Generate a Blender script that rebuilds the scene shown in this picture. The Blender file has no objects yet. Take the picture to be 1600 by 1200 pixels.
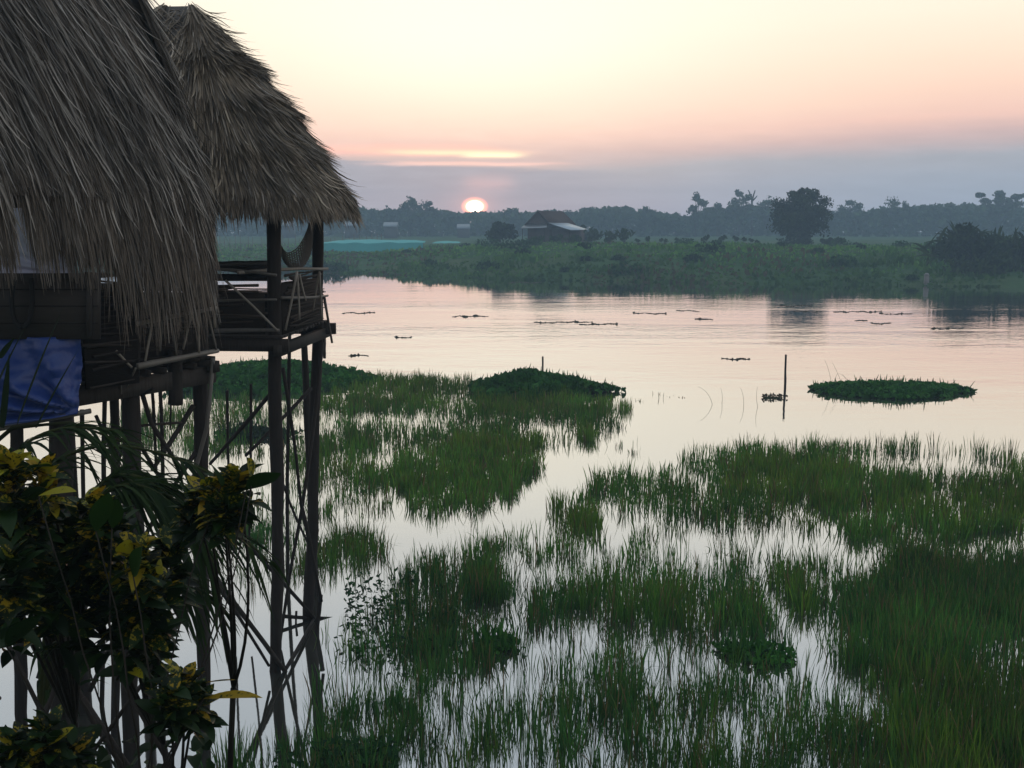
import bpy, math, random
import numpy as np
from mathutils import Vector

# ---------------------------------------------------------------- camera, world, sun, exposure
SC = bpy.context.scene
COL = SC.collection
R = math.radians
H = 6.4                      # eye height above the water
F = 1689.0                   # focal length in photo pixels (1600 wide)
PITCH = R(8.586)
CP, SP = math.cos(PITCH), math.sin(PITCH)

cam_d = bpy.data.cameras.new("camera")
cam = bpy.data.objects.new("camera", cam_d)
COL.objects.link(cam)
cam_d.sensor_width = 36.0
cam_d.lens = F / 1600.0 * 36.0
cam_d.clip_start = 0.05
cam_d.clip_end = 5000
cam.location = (0, 0, H)
cam.rotation_euler = (R(90) - PITCH, 0, 0)
SC.camera = cam

SUN_AZ, SUN_EL = R(-1.95), R(0.74)
SUN_DIR = (math.sin(SUN_AZ) * math.cos(SUN_EL), math.cos(SUN_AZ) * math.cos(SUN_EL), math.sin(SUN_EL))

world = bpy.data.worlds.new("World")
SC.world = world
world.use_nodes = True
NT = world.node_tree
NT.nodes.clear()


class G:
    """tiny node-graph helper"""
    def __init__(self, nt):
        self.nt = nt

    def n(self, t, **kw):
        nd = self.nt.nodes.new(t)
        for k, v in kw.items():
            setattr(nd, k, v)
        return nd

    def put(self, sock, v):
        if hasattr(v, "is_output") or isinstance(v, bpy.types.NodeSocket):
            self.nt.links.new(v, sock)
        else:
            sock.default_value = v

    def m(self, op, a, b=0.0, c=0.0, clamp=False):
        nd = self.n("ShaderNodeMath", operation=op, use_clamp=clamp)
        self.put(nd.inputs[0], a)
        self.put(nd.inputs[1], b)
        self.put(nd.inputs[2], c)
        return nd.outputs[0]

    def sstep(self, v, lo, hi):
        nd = self.n("ShaderNodeMapRange", interpolation_type="SMOOTHSTEP")
        self.put(nd.inputs[0], v)
        nd.inputs[1].default_value = lo
        nd.inputs[2].default_value = hi
        return nd.outputs[0]

    def mix(self, f, a, b, mode="MIX"):
        nd = self.n("ShaderNodeMix", data_type="RGBA", blend_type=mode)
        nd.clamp_factor = True
        self.put(nd.inputs[0], f)
        for s, v in ((nd.inputs[6], a), (nd.inputs[7], b)):
            if isinstance(v, (tuple, list)) and len(v) == 3:
                v = (*v, 1)
            self.put(s, v)
        return nd.outputs[2]

    def ramp(self, f, stops, interp="LINEAR"):
        nd = self.n("ShaderNodeValToRGB")
        cr = nd.color_ramp
        cr.interpolation = interp
        while len(cr.elements) < len(stops):
            cr.elements.new(0.5)
        for e, (p, c) in zip(cr.elements, stops):
            e.position = p
            e.color = (*c, 1)
        self.put(nd.inputs[0], f)
        return nd.outputs[0]

    def noise(self, vec, scale, detail=3.0, rough=0.5):
        nd = self.n("ShaderNodeTexNoise")
        if vec is not None:
            self.put(nd.inputs["Vector"], vec)
        nd.inputs["Scale"].default_value = scale
        nd.inputs["Detail"].default_value = detail
        nd.inputs["Roughness"].default_value = rough
        return nd.outputs[0]

    def comb(self, x, y, z):
        nd = self.n("ShaderNodeCombineXYZ")
        self.put(nd.inputs[0], x)
        self.put(nd.inputs[1], y)
        self.put(nd.inputs[2], z)
        return nd.outputs[0]


def build_sky():
    g = G(NT)
    tc = g.n("ShaderNodeTexCoord")
    sep = g.n("ShaderNodeSeparateXYZ")
    NT.links.new(tc.outputs["Generated"], sep.inputs[0])
    x, y, z = sep.outputs
    DEG = 180 / math.pi
    el = g.m("MULTIPLY", g.m("ARCSINE", z), DEG)
    az = g.m("MULTIPLY", g.m("ARCTAN2", x, y), DEG)
    # slow warp of the haze band, wider than it is tall
    nv = g.comb(g.m("MULTIPLY", az, 0.10), g.m("MULTIPLY", el, 0.55), 0.0)
    n1 = g.noise(nv, 1.0, 4.0, 0.55)
    nv2 = g.comb(g.m("MULTIPLY", az, 0.35), g.m("MULTIPLY", el, 2.2), 3.0)
    n2 = g.noise(nv2, 1.0, 5.0, 0.6)
    shift = g.m("MULTIPLY", g.sstep(az, -2.0, 26.0), .85)
    el2 = g.m("SUBTRACT", el, shift)
    el2 = g.m("ADD", el2, g.m("MULTIPLY", g.m("SUBTRACT", n1, 0.5), 0.9))
    # colour by height above the horizon (ramp position = degrees / 90, stretched by a power)
    pos = g.m("POWER", g.m("MULTIPLY", g.m("MAXIMUM", el2, 0.0), 1 / 90.0), 0.5)
    P = lambda d: (d / 90.0) ** 0.5
    base = g.ramp(pos, [
        (P(0.0), (.36, .43, .54)),
        (P(1.4), (.37, .43, .52)),
        (P(2.4), (.40, .43, .49)),
        (P(3.4), (.70, .50, .48)),
        (P(4.2), (.97, .63, .53)),
        (P(5.4), (1.07, .74, .58)),
        (P(7.0), (1.08, .84, .65)),
        (P(9.2), (1.09, .95, .76)),
        (P(14.0), (1.06, 1.02, .90)),
        (P(22.0), (.70, .75, .78)),
        (P(32.0), (.48, .57, .65)),
        (P(55.0), (.66, .73, .80)),
        (P(90.0), (.78, .84, .90)),
    ])
    # the sky opposite the sun is dimmer and bluer
    back = g.sstep(y, 0.55, -0.5)
    base = g.mix(back, base, g.mix(1.0, base, (.95, .98, 1.02), "MULTIPLY"))
    # broad yellow glow above the sun
    da = g.m("SUBTRACT", az, math.degrees(SUN_AZ))
    ga = g.m("MULTIPLY", da, 1 / 13.0)
    ge = g.m("MULTIPLY", g.m("SUBTRACT", el, 9.5), 1 / 4.6)
    gl = g.m("EXPONENT", g.m("MULTIPLY", g.m("ADD", g.m("MULTIPLY", ga, ga), g.m("MULTIPLY", ge, ge)), -1.0))
    base = g.mix(g.m("MULTIPLY", gl, 0.85), base, (1.22, 1.16, .95))
    # dark cloud bank with a firm upper edge to the left of and above the sun
    edge = g.m("ADD", 2.92, g.m("MULTIPLY", g.m("SUBTRACT", n2, 0.5), 0.75))
    edge = g.m("SUBTRACT", edge, g.m("MULTIPLY", g.m("ADD", az, 4.0), 0.045))
    cl = g.sstep(g.m("SUBTRACT", edge, el), -0.10, 0.16)
    fade = g.m("MULTIPLY", g.sstep(az, 9.0, 1.0), 0.9)
    base = g.mix(g.m("MULTIPLY", cl, fade), base, g.mix(n2, (.29, .37, .46), (.37, .43, .51)))

    def streak(a0, e0, wa, we, col, k, wob=0.25):
        sa = g.m("MULTIPLY", g.m("SUBTRACT", az, a0), 1 / wa)
        ee = g.m("ADD", g.m("SUBTRACT", el, e0), g.m("MULTIPLY", g.m("SUBTRACT", n2, 0.5), wob))
        se = g.m("MULTIPLY", ee, 1 / we)
        s = g.m("EXPONENT", g.m("MULTIPLY", g.m("ADD", g.m("POWER", g.m("ABSOLUTE", sa), 4.0), g.m("MULTIPLY", se, se)), -1.0))
        return s, col, k
    for a0, e0, wa, we, col, k, wob in (
            (-6.0, 3.62, 4.8, 0.24, (1.30, .70, .56), .9, .25),
            (-3.0, 3.50, 3.4, 0.12, (1.45, 1.02, .66), .9, .14),
            (-1.0, 3.36, 1.5, 0.12, (1.55, 1.38, .85), .95, .10),
            (-2.3, 2.92, 4.8, 0.10, (1.25, .80, .68), .75, .25),
            (-1.2, 1.95, 1.3, 0.40, (.9, .60, .60), .4, .4),
            (3.6, 4.75, 0.7, 0.07, (1.1, .80, .62), .5, .1)):
        s, col, k = streak(a0, e0, wa, we, col, k, wob)
        base = g.mix(g.m("MULTIPLY", s, k), base, col)
    tex = g.m("ADD", 1.0, g.m("MULTIPLY", g.m("SUBTRACT", n2, .5), g.m("MULTIPLY", g.sstep(el, 7.0, 2.5), .22)))
    base = g.mix(1.0, base, g.comb(tex, tex, tex), "MULTIPLY")
    # sun glow and disc
    dv = g.m("SQRT", g.m("ADD", g.m("MULTIPLY", da, da),
                         g.m("POWER", g.m("MULTIPLY", g.m("SUBTRACT", el, math.degrees(SUN_EL)), 1.45), 2.0)))
    halo = g.m("EXPONENT", g.m("MULTIPLY", dv, -1.5))
    base = g.mix(g.m("MULTIPLY", halo, .6), base, (1.5, .72, .62))
    disc = g.sstep(dv, 0.51, 0.26)
    base = g.mix(g.sstep(dv, 0.78, 0.45), base, (2.6, 1.0, .72))
    base = g.mix(disc, base, (9.0, 7.4, 5.4))
    # below the horizon
    base = g.mix(g.sstep(el, -0.3, -3.0), base, (.10, .11, .12))
    bg = g.n("ShaderNodeBackground")
    NT.links.new(base, bg.inputs[0])
    bg.inputs[1].default_value = 1.0
    # physical twilight sky on top of it
    sky = g.n("ShaderNodeTexSky", sky_type="NISHITA")
    sky.sun_disc = False
    sky.sun_elevation = SUN_EL
    sky.sun_rotation = SUN_AZ
    bg2 = g.n("ShaderNodeBackground")
    NT.links.new(sky.outputs[0], bg2.inputs[0])
    bg2.inputs[1].default_value = 0.01
    add = g.n("ShaderNodeAddShader")
    NT.links.new(bg.outputs[0], add.inputs[0])
    NT.links.new(bg2.outputs[0], add.inputs[1])
    out = g.n("ShaderNodeOutputWorld")
    NT.links.new(add.outputs[0], out.inputs[0])


build_sky()

sun_d = bpy.data.lights.new("sun", "SUN")
sun_d.energy = 0.6
sun_d.angle = R(0.8)
sun_d.color = (1.0, .55, .36)
sun = bpy.data.objects.new("sun", sun_d)
COL.objects.link(sun)
sun.rotation_euler = Vector([-c for c in SUN_DIR]).to_track_quat("-Z", "Y").to_euler()
sun.location = (-20, 600, 60)

SC.view_settings.view_transform = "Standard"
SC.view_settings.look = "None"
SC.view_settings.gamma = 1.0
SC.view_settings.exposure = 0.0
SC.view_settings.use_curve_mapping = False
SC.render.engine = "CYCLES"
cy = SC.cycles
cy.use_denoising = True
try:
    cy.denoiser = "OPENIMAGEDENOISE"
except Exception:
    pass
cy.max_bounces = 6
cy.diffuse_bounces = 2
cy.glossy_bounces = 3
cy.transmission_bounces = 3
cy.volume_bounces = 1
cy.transparent_max_bounces = 6
cy.caustics_reflective = False
cy.caustics_refractive = False

# ---------------------------------------------------------------- helpers
rng = np.random.default_rng(7)
random.seed(7)


def ray(px, py):
    a = (px - 800.0) / F
    b = (600.0 - py) / F
    return np.array([a, CP + b * SP, -SP + b * CP])


def at(px, py, D):
    """world point that lies D metres out (along +Y)"""
    d = ray(px, py)
    t = D / d[1]
    return np.array([d[0] * t, D, H + d[2] * t])


def gnd(px, py, z=0.0):
    d = ray(px, py)
    t = (z - H) / d[2]
    return np.array([d[0] * t, d[1] * t, z])


def wx(px, D, z):
    return (px - 800.0) / F * (D * CP + (H - z) * SP)


def _hash(ix, iy, seed):
    h = (ix * 374761393 + iy * 668265263 + seed * 1442695041) & 0x7fffffff
    h = ((h ^ (h >> 13)) * 1274126177) & 0x7fffffff
    return ((h ^ (h >> 16)) & 0xffff) / 65535.0


def vnoise(x, y, seed=0):
    x = np.asarray(x, float)
    y = np.asarray(y, float)
    ix = np.floor(x).astype(np.int64)
    iy = np.floor(y).astype(np.int64)
    fx = x - ix
    fy = y - iy
    fx = fx * fx * (3 - 2 * fx)
    fy = fy * fy * (3 - 2 * fy)
    a = _hash(ix, iy, seed)
    b = _hash(ix + 1, iy, seed)
    c = _hash(ix, iy + 1, seed)
    d = _hash(ix + 1, iy + 1, seed)
    return (a * (1 - fx) + b * fx) * (1 - fy) + (c * (1 - fx) + d * fx) * fy


def fbm(x, y, seed=0, o=4):
    s = 0
    k = 0.5
    for i in range(o):
        s = s + k * vnoise(np.asarray(x) * 2 ** i, np.asarray(y) * 2 ** i, seed + i)
        k *= 0.5
    return s / (1 - 0.5 ** o)


def unit(v):
    v = np.asarray(v, float)
    return v / np.maximum(np.linalg.norm(v, axis=-1, keepdims=True), 1e-9)


ORG = {}


class MB:
    """collects geometry, then links it as ONE mesh object"""
    def __init__(self):
        self.v, self.c, self.f, self.mi = [], [], [], []
        self.n = 0

    def add(self, verts, faces, col=(1, 1, 1), mi=0):
        verts = np.asarray(verts, float).reshape(-1, 3)
        faces = np.asarray(faces, np.int64)
        col = np.asarray(col, float)
        if col.ndim == 1:
            col = np.tile(col, (len(verts), 1))
        self.v.append(verts)
        self.c.append(col)
        self.f.append(faces + self.n)
        self.mi.append(np.full(len(faces), mi))
        self.n += len(verts)
        return self

    def strips(self, P, W, C, mi=0, cross=0.0, Nn=None):
        """P[n,k,3] spines, W[n,k,3] half widths, C[n,3] or [n,k,3] colours; cross>0 lifts the midrib (3 columns)"""
        n, k, _ = P.shape
        C = np.asarray(C, float)
        if C.ndim == 2:
            C = np.repeat(C[:, None, :], k, 1)
        if cross == 0.0:
            V = np.stack([P - W, P + W], 2).reshape(-1, 3)
            CC = np.repeat(C[:, :, None, :], 2, 2).reshape(-1, 3)
            c = 2
        else:
            wl = np.linalg.norm(W, axis=-1, keepdims=True)
            up = Nn if Nn is not None else np.array([0, 0, 1.0])
            V = np.stack([P - W + up * wl * cross, P, P + W + up * wl * cross], 2).reshape(-1, 3)
            CC = np.repeat(C[:, :, None, :], 3, 2).reshape(-1, 3)
            c = 3
        idx = np.arange(n * k * c).reshape(n, k, c)
        fs = []
        for j in range(c - 1):
            fs.append(np.stack([idx[:, :-1, j], idx[:, :-1, j + 1], idx[:, 1:, j + 1], idx[:, 1:, j]], -1).reshape(-1, 4))
        return self.add(V, np.concatenate(fs), CC, mi)

    def tube(self, pts, rad, sides=8, col=(1, 1, 1), mi=0, rough=0.0, caps=True):
        pts = np.asarray(pts, float)
        n = len(pts)
        rad = np.full(n, rad) if np.isscalar(rad) else np.asarray(rad, float)
        tan = unit(np.gradient(pts, axis=0))
        ref = np.array([1.0, 0, 0]) if abs(tan[0][0]) < 0.8 else np.array([0, 1.0, 0])
        a = unit(np.cross(tan, ref))
        b = np.cross(tan, a)
        th = np.linspace(0, 2 * np.pi, sides, endpoint=False)
        rr = rad[:, None] * (1 + rough * (rng.random((n, sides)) - 0.5))
        V = pts[:, None, :] + (a[:, None, :] * np.cos(th)[None, :, None] + b[:, None, :] * np.sin(th)[None, :, None]) * rr[:, :, None]
        idx = np.arange(n * sides).reshape(n, sides)
        nx = np.roll(idx, -1, 1)
        fs = np.stack([idx[:-1], nx[:-1], nx[1:], idx[1:]], -1).reshape(-1, 4)
        V = V.reshape(-1, 3)
        if caps:
            V = np.concatenate([V, pts[:1], pts[-1:]])
            c0, c1 = n * sides, n * sides + 1
            f0 = np.stack([nx[0], idx[0], np.full(sides, c0), np.full(sides, c0)], -1)
            f1 = np.stack([idx[-1], nx[-1], np.full(sides, c1), np.full(sides, c1)], -1)
            fs = np.concatenate([fs, f0, f1])
        return self.add(V, fs, col, mi)

    def stick(self, a, b, r0, r1=None, bend=0.02, n=6, sides=7, col=(1, 1, 1), rough=0.25):
        a = np.asarray(a, float)
        b = np.asarray(b, float)
        r1 = r0 if r1 is None else r1
        t = np.linspace(0, 1, n)
        L = np.linalg.norm(b - a)
        P = a + (b - a) * t[:, None]
        off = (rng.random(3) - 0.5) * 2 * bend * L
        P = P + off * np.sin(np.pi * t)[:, None] + (rng.random((n, 3)) - 0.5) * bend * 0.3 * L * np.sin(np.pi * t)[:, None]
        return self.tube(P, r0 + (r1 - r0) * t, sides, col, 0, rough)

    def box8(self, c8, col=(1, 1, 1), mi=0):
        """corners: bottom ring 0-3, top ring 4-7"""
        f = [(0, 3, 2, 1), (4, 5, 6, 7), (0, 1, 5, 4), (1, 2, 6, 5), (2, 3, 7, 6), (3, 0, 4, 7)]
        return self.add(c8, f, col, mi)

    def beam(self, a, b, w, h, col=(1, 1, 1), up=(0, 0, 1)):
        a = np.asarray(a, float)
        b = np.asarray(b, float)
        d = unit(b - a)
        s = unit(np.cross(d, up)) * w / 2
        u = unit(np.cross(s, d)) * h / 2
        return self.box8([a - s - u, a + s - u, b + s - u, b - s - u, a - s + u, a + s + u, b + s + u, b - s + u], col)

    def build(self, name, mats, parent=None, origin=None, smooth=False):
        V = np.concatenate(self.v)
        C = np.concatenate(self.c)
        Fc = np.concatenate(self.f)
        MI = np.concatenate(self.mi)
        if parent is not None:
            org = np.asarray(ORG[parent.name])
        elif origin is not None:
            org = np.asarray(origin, float)
        else:
            org = np.zeros(3)
        V = V - org
        # quads whose last two corners coincide become triangles
        tri = Fc[:, 2] == Fc[:, 3]
        tot = np.where(tri, 3, 4)
        keep = np.ones_like(Fc, bool)
        keep[:, 3] = ~tri
        loops = Fc[keep]
        me = bpy.data.meshes.new(name)
        me.vertices.add(len(V))
        me.vertices.foreach_set("co", V.astype(np.float32).ravel())
        me.loops.add(len(loops))
        me.loops.foreach_set("vertex_index", loops.astype(np.int32))
        me.polygons.add(len(Fc))
        st = np.concatenate([[0], np.cumsum(tot)[:-1]])
        me.polygons.foreach_set("loop_start", st.astype(np.int32))
        me.polygons.foreach_set("loop_total", tot.astype(np.int32))
        me.polygons.foreach_set("material_index", MI.astype(np.int32))
        if smooth:
            me.polygons.foreach_set("use_smooth", np.ones(len(Fc), bool))
        at_ = me.color_attributes.new("Col", "FLOAT_COLOR", "POINT")
        at_.data.foreach_set("color", np.concatenate([C, np.ones((len(C), 1))], 1).astype(np.float32).ravel())
        me.update(calc_edges=True)
        me.validate()
        for m in (mats if isinstance(mats, (list, tuple)) else [mats]):
            me.materials.append(m)
        o = bpy.data.objects.new(name, me)
        COL.objects.link(o)
        if parent is not None:
            o.parent = parent
        else:
            o.location = org
        ORG[o.name] = org
        return o


def tag(o, label, cat, group=None):
    o["label"] = label
    o["category"] = cat
    if group:
        o["group"] = group
    return o


def kind(o, k, label=None, cat=None):
    o["kind"] = k
    if label:
        o["label"] = label
        o["category"] = cat
    return o


def thing(name, label, cat, loc, group=None):
    o = bpy.data.objects.new(name, None)
    o.empty_display_size = 0.2
    COL.objects.link(o)
    o.location = tuple(loc)
    ORG[o.name] = np.asarray(loc, float)
    return tag(o, label, cat, group)


def dup(root, loc, rotz=0.0, s=1.0, label=None):
    r = root.copy()
    COL.objects.link(r)
    r.location = tuple(loc)
    r.rotation_euler = (0, 0, rotz)
    r.scale = (s, s, s)
    if label:
        r["label"] = label
    for ch in list(root.children):
        c = ch.copy()
        COL.objects.link(c)
        c.parent = r
    return r


# ---------------------------------------------------------------- materials
def new_mat(name):
    m = bpy.data.materials.new(name)
    m.use_nodes = True
    m.node_tree.nodes.clear()
    return m, G(m.node_tree)


def finish(m, g, shader):
    o = g.n("ShaderNodeOutputMaterial")
    m.node_tree.links.new(shader, o.inputs[0])
    return m


def surf(name, col=(1, 1, 1), rough=0.8, spec=0.3, vary=0.5, scale=8.0, transl=0.0, vcol=True, stretch=None, bump=0.0, metal=0.0):
    """principled surface: vertex colour x base colour x noise, optional translucency for thin leaves"""
    m, g = new_mat(name)
    tc = g.n("ShaderNodeTexCoord")
    vec = tc.outputs["Object"]
    if stretch:
        mp = g.n("ShaderNodeMapping")
        m.node_tree.links.new(vec, mp.inputs[0])
        mp.inputs["Scale"].default_value = stretch
        vec = mp.outputs[0]
    nz = g.noise(vec, scale, 5.0, 0.6)
    base = (*col, 1)
    if vcol:
        a = g.n("ShaderNodeAttribute", attribute_name="Col")
        base = g.mix(1.0, a.outputs["Color"], base, "MULTIPLY")
    k = g.m("ADD", 1.0 - vary, g.m("MULTIPLY", nz, 2 * vary))
    kk = g.comb(k, k, k)
    c = g.mix(1.0, base, kk, "MULTIPLY")
    p = g.n("ShaderNodeBsdfPrincipled")
    m.node_tree.links.new(c, p.inputs["Base Color"])
    p.inputs["Roughness"].default_value = rough
    p.inputs["Specular IOR Level"].default_value = spec
    p.inputs["Metallic"].default_value = metal
    if bump > 0:
        b = g.n("ShaderNodeBump")
        b.inputs["Strength"].default_value = bump
        b.inputs["Distance"].default_value = 0.02
        m.node_tree.links.new(nz, b.inputs["Height"])
        m.node_tree.links.new(b.outputs[0], p.inputs["Normal"])
    sh = p.outputs[0]
    if transl > 0:
        t = g.n("ShaderNodeBsdfTranslucent")
        m.node_tree.links.new(c, t.inputs[0])
        mx = g.n("ShaderNodeMixShader")
        mx.inputs[0].default_value = transl
        m.node_tree.links.new(sh, mx.inputs[1])
        m.node_tree.links.new(t.outputs[0], mx.inputs[2])
        sh = mx.outputs[0]
    return finish(m, g, sh)


M_LEAF = surf("leaf", rough=.8, spec=.08, vary=.25, scale=.8, transl=.3)
M_GRASS = surf("marsh_grass", rough=.75, spec=.08, vary=.35, scale=.5, transl=.45)
M_THATCH = surf("thatch", rough=.62, spec=.4, vary=.45, scale=2.2)
M_WOOD = surf("weathered_wood", col=(.48, .45, .43), rough=.85, spec=.2, vary=.55, scale=6, stretch=(5, 5, .7), bump=.6)
M_BAMBOO = surf("bamboo", col=(.85, .84, .82), rough=.55, spec=.4, vary=.35, scale=9, stretch=(4, 4, 1))
M_BOARD = surf("board", rough=.8, spec=.2, vary=.25, scale=4, stretch=(1, 1, 6), bump=.2)
M_WOVEN = surf("woven_wall", col=(.65, .62, .6), rough=.9, spec=.1, vary=.5, scale=14, stretch=(1, 1, 8), bump=.5)
M_CLOTH = surf("cloth", rough=.7, spec=.2, vary=.12, scale=4)
M_METAL = surf("roof_metal", rough=.35, spec=.5, vary=.2, scale=1.5, metal=.4)
M_CORE = surf("mat_core", col=(.02, .035, .015), rough=.95, spec=.05, vary=.4, scale=3, vcol=False)
M_MUD = surf("mud", col=(.035, .032, .026), rough=.8, spec=.2, vary=.5, scale=5, vcol=False, bump=.5)


def mat_ground():
    m, g = new_mat("ground")
    tc = g.n("ShaderNodeTexCoord")
    n1 = g.noise(tc.outputs["Object"], .05, 6, .6)
    n2 = g.noise(tc.outputs["Object"], .9, 6, .7)
    c = g.ramp(n1, [(.3, (.026, .078, .024)), (.5, (.044, .105, .032)), (.68, (.085, .110, .045))])
    c = g.mix(g.m("MULTIPLY", n2, .8), c, (.012, .022, .010))
    p = g.n("ShaderNodeBsdfPrincipled")
    m.node_tree.links.new(c, p.inputs["Base Color"])
    p.inputs["Roughness"].default_value = .95
    p.inputs["Specular IOR Level"].default_value = .05
    b = g.n("ShaderNodeBump")
    b.inputs["Strength"].default_value = 1
    b.inputs["Distance"].default_value = .3
    m.node_tree.links.new(n2, b.inputs["Height"])
    m.node_tree.links.new(b.outputs[0], p.inputs["Normal"])
    return finish(m, g, p.outputs[0])


def mat_water():
    m, g = new_mat("water")
    L = m.node_tree.links
    tc = g.n("ShaderNodeTexCoord")
    sep = g.n("ShaderNodeSeparateXYZ")
    L.new(tc.outputs["Object"], sep.inputs[0])
    X, Y = sep.outputs[0], sep.outputs[1]
    # wind ripples on the open water, nearly still among the marsh plants
    v1 = g.comb(g.m("MULTIPLY", X, .55), Y, 0.0)
    r1 = g.noise(v1, 1.9, 3, .55)
    r2 = g.noise(g.comb(g.m("MULTIPLY", X, .35), Y, 4.0), .45, 3, .5)
    open_ = g.sstep(Y, 30.0, 48.0)
    wind = g.sstep(g.noise(g.comb(g.m("MULTIPLY", X, .02), g.m("MULTIPLY", Y, .09), 9.0), 1.0, 3, .5), .38, .62)
    far = g.sstep(Y, 112.0, 64.0)
    amp = g.m("MULTIPLY", g.m("MULTIPLY", open_, g.m("ADD", .12, g.m("MULTIPLY", far, .88))), g.m("ADD", .45, g.m("MULTIPLY", wind, .75)))
    amp = g.m("ADD", g.m("MULTIPLY", amp, 1.0), .05)
    hgt = g.m("MULTIPLY", g.m("ADD", r1, g.m("MULTIPLY", r2, 1.6)), amp)
    b = g.n("ShaderNodeBump")
    b.inputs["Strength"].default_value = 1.0
    b.inputs["Distance"].default_value = .018
    L.new(hgt, b.inputs["Height"])
    gl = g.n("ShaderNodeBsdfGlossy")
    gl.inputs["Color"].default_value = (.97, .97, .97, 1)
    gl.inputs["Roughness"].default_value = .03
    L.new(b.outputs[0], gl.inputs["Normal"])
    di = g.n("ShaderNodeBsdfDiffuse")
    di.inputs[0].default_value = (.040, .040, .032, 1)
    fr = g.n("ShaderNodeFresnel")
    fr.inputs[0].default_value = 1.33
    f = g.m("MINIMUM", g.m("ADD", .57, g.m("MULTIPLY", fr.outputs[0], .55)), .97)
    mx = g.n("ShaderNodeMixShader")
    L.new(f, mx.inputs[0])
    L.new(di.outputs[0], mx.inputs[1])
    L.new(gl.outputs[0], mx.inputs[2])
    return finish(m, g, mx.outputs[0])


def mat_croton():
    m, g = new_mat("croton_leaf")
    L = m.node_tree.links
    a = g.n("ShaderNodeAttribute", attribute_name="Col")
    sp = g.n("ShaderNodeSeparateColor")
    L.new(a.outputs["Color"], sp.inputs[0])
    amt, hue, ripe = sp.outputs
    tc = g.n("ShaderNodeTexCoord")
    nz = g.noise(tc.outputs["Object"], 52, 4, .65)
    thr = g.m("SUBTRACT", g.m("ADD", nz, g.m("MULTIPLY", amt, .40)), .69)
    k = g.sstep(thr, 0.0, .10)
    green = g.mix(hue, (.003, .008, .003), (.012, .034, .006))
    yel = g.mix(ripe, (.20, .20, .010), (.27, .17, .010))
    c = g.mix(k, green, yel)
    p = g.n("ShaderNodeBsdfPrincipled")
    L.new(c, p.inputs["Base Color"])
    p.inputs["Roughness"].default_value = .5
    p.inputs["Specular IOR Level"].default_value = .2
    t = g.n("ShaderNodeBsdfTranslucent")
    L.new(c, t.inputs[0])
    mx = g.n("ShaderNodeMixShader")
    mx.inputs[0].default_value = .3
    L.new(p.outputs[0], mx.inputs[1])
    L.new(t.outputs[0], mx.inputs[2])
    return finish(m, g, mx.outputs[0])


def mat_tarp():
    m, g = new_mat("blue_tarpaulin")
    L = m.node_tree.links
    tc = g.n("ShaderNodeTexCoord")
    nz = g.noise(tc.outputs["Object"], 3.5, 5, .6)
    c = g.mix(nz, (.010, .026, .12), (.022, .050, .21))
    p = g.n("ShaderNodeBsdfPrincipled")
    L.new(c, p.inputs["Base Color"])
    p.inputs["Roughness"].default_value = .38
    p.inputs["Specular IOR Level"].default_value = .35
    b = g.n("ShaderNodeBump")
    b.inputs["Strength"].default_value = .5
    b.inputs["Distance"].default_value = .03
    L.new(g.noise(tc.outputs["Object"], 9, 3, .5), b.inputs["Height"])
    L.new(b.outputs[0], p.inputs["Normal"])
    return finish(m, g, p.outputs[0])


M_GROUND, M_WATER, M_CROTON, M_TARP = mat_ground(), mat_water(), mat_croton(), mat_tarp()

# ---------------------------------------------------------------- ground and water
SH_X = [-700, -60, -19, -10, 0, 13, 25, 42, 60, 100, 700]
SH_Y = [141, 138, 134, 127, 120, 115, 112, 108, 101, 98, 94]


def shore(x):
    return np.interp(x, SH_X, SH_Y) + 1.6 * (fbm(np.asarray(x) * .12, np.asarray(x) * 0 + 3.3, 5) - .5)


def height(x, y):
    x = np.asarray(x, float)
    y = np.asarray(y, float)
    s = y - shore(x)
    relief = np.interp(x, [-60, -22, -8, 6, 30, 60], [.15, .2, .7, 1.0, 1.0, .9])
    hi = np.interp(s, [-30, -6, 0, 2.5, 10, 22, 40, 90, 200, 420], [-1.2, -.9, 0, .7, 1.5, 2.9, 3.0, 1.7, 1.4, 1.2])
    lo = np.interp(s, [-30, -6, 0, 2.5, 12, 30, 60, 90, 200, 420], [-1.2, -.9, 0, .22, .35, .55, .9, 1.2, 1.4, 1.2])
    z = lo + (hi - lo) * relief
    z = z + np.clip(s / 8, 0, 1) * (fbm(x * .22, y * .22, 11) - .5) * .9 * (.4 + relief * .6)
    # the near bank under the camera
    nb = np.interp(y, [-80, -2, 3.2, 5.5, 9.2, 13], [3.4, 3.2, 2.9, 1.6, -.5, -1.2])
    return np.maximum(z, nb)


def build_ground():
    xs = np.concatenate([np.linspace(-470, -90, 30), np.linspace(-85, 85, 190), np.linspace(90, 470, 30)])
    ys = np.concatenate([np.linspace(-50, 12, 40), np.linspace(14, 88, 16), np.linspace(89, 175, 130), np.linspace(180, 455, 45)])
    X, Y = np.meshgrid(xs, ys)
    Z = height(X, Y)
    V = np.stack([X, Y, Z], -1).reshape(-1, 3)
    n, k = X.shape
    i = np.arange(n * k).reshape(n, k)
    Fq = np.stack([i[:-1, :-1], i[:-1, 1:], i[1:, 1:], i[1:, :-1]], -1).reshape(-1, 4)
    kind(MB().add(V, Fq).build("ground", M_GROUND, smooth=True), "structure")
    w = MB().add([(-465, 1, 0), (465, 1, 0), (465, 200, 0), (-465, 200, 0)], [(0, 1, 2, 3)])
    kind(w.build("water", M_WATER), "structure")


build_ground()


# ---------------------------------------------------------------- foliage builders
def rand_dirs(n):
    return unit(rng.normal(size=(n, 3)))


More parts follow.
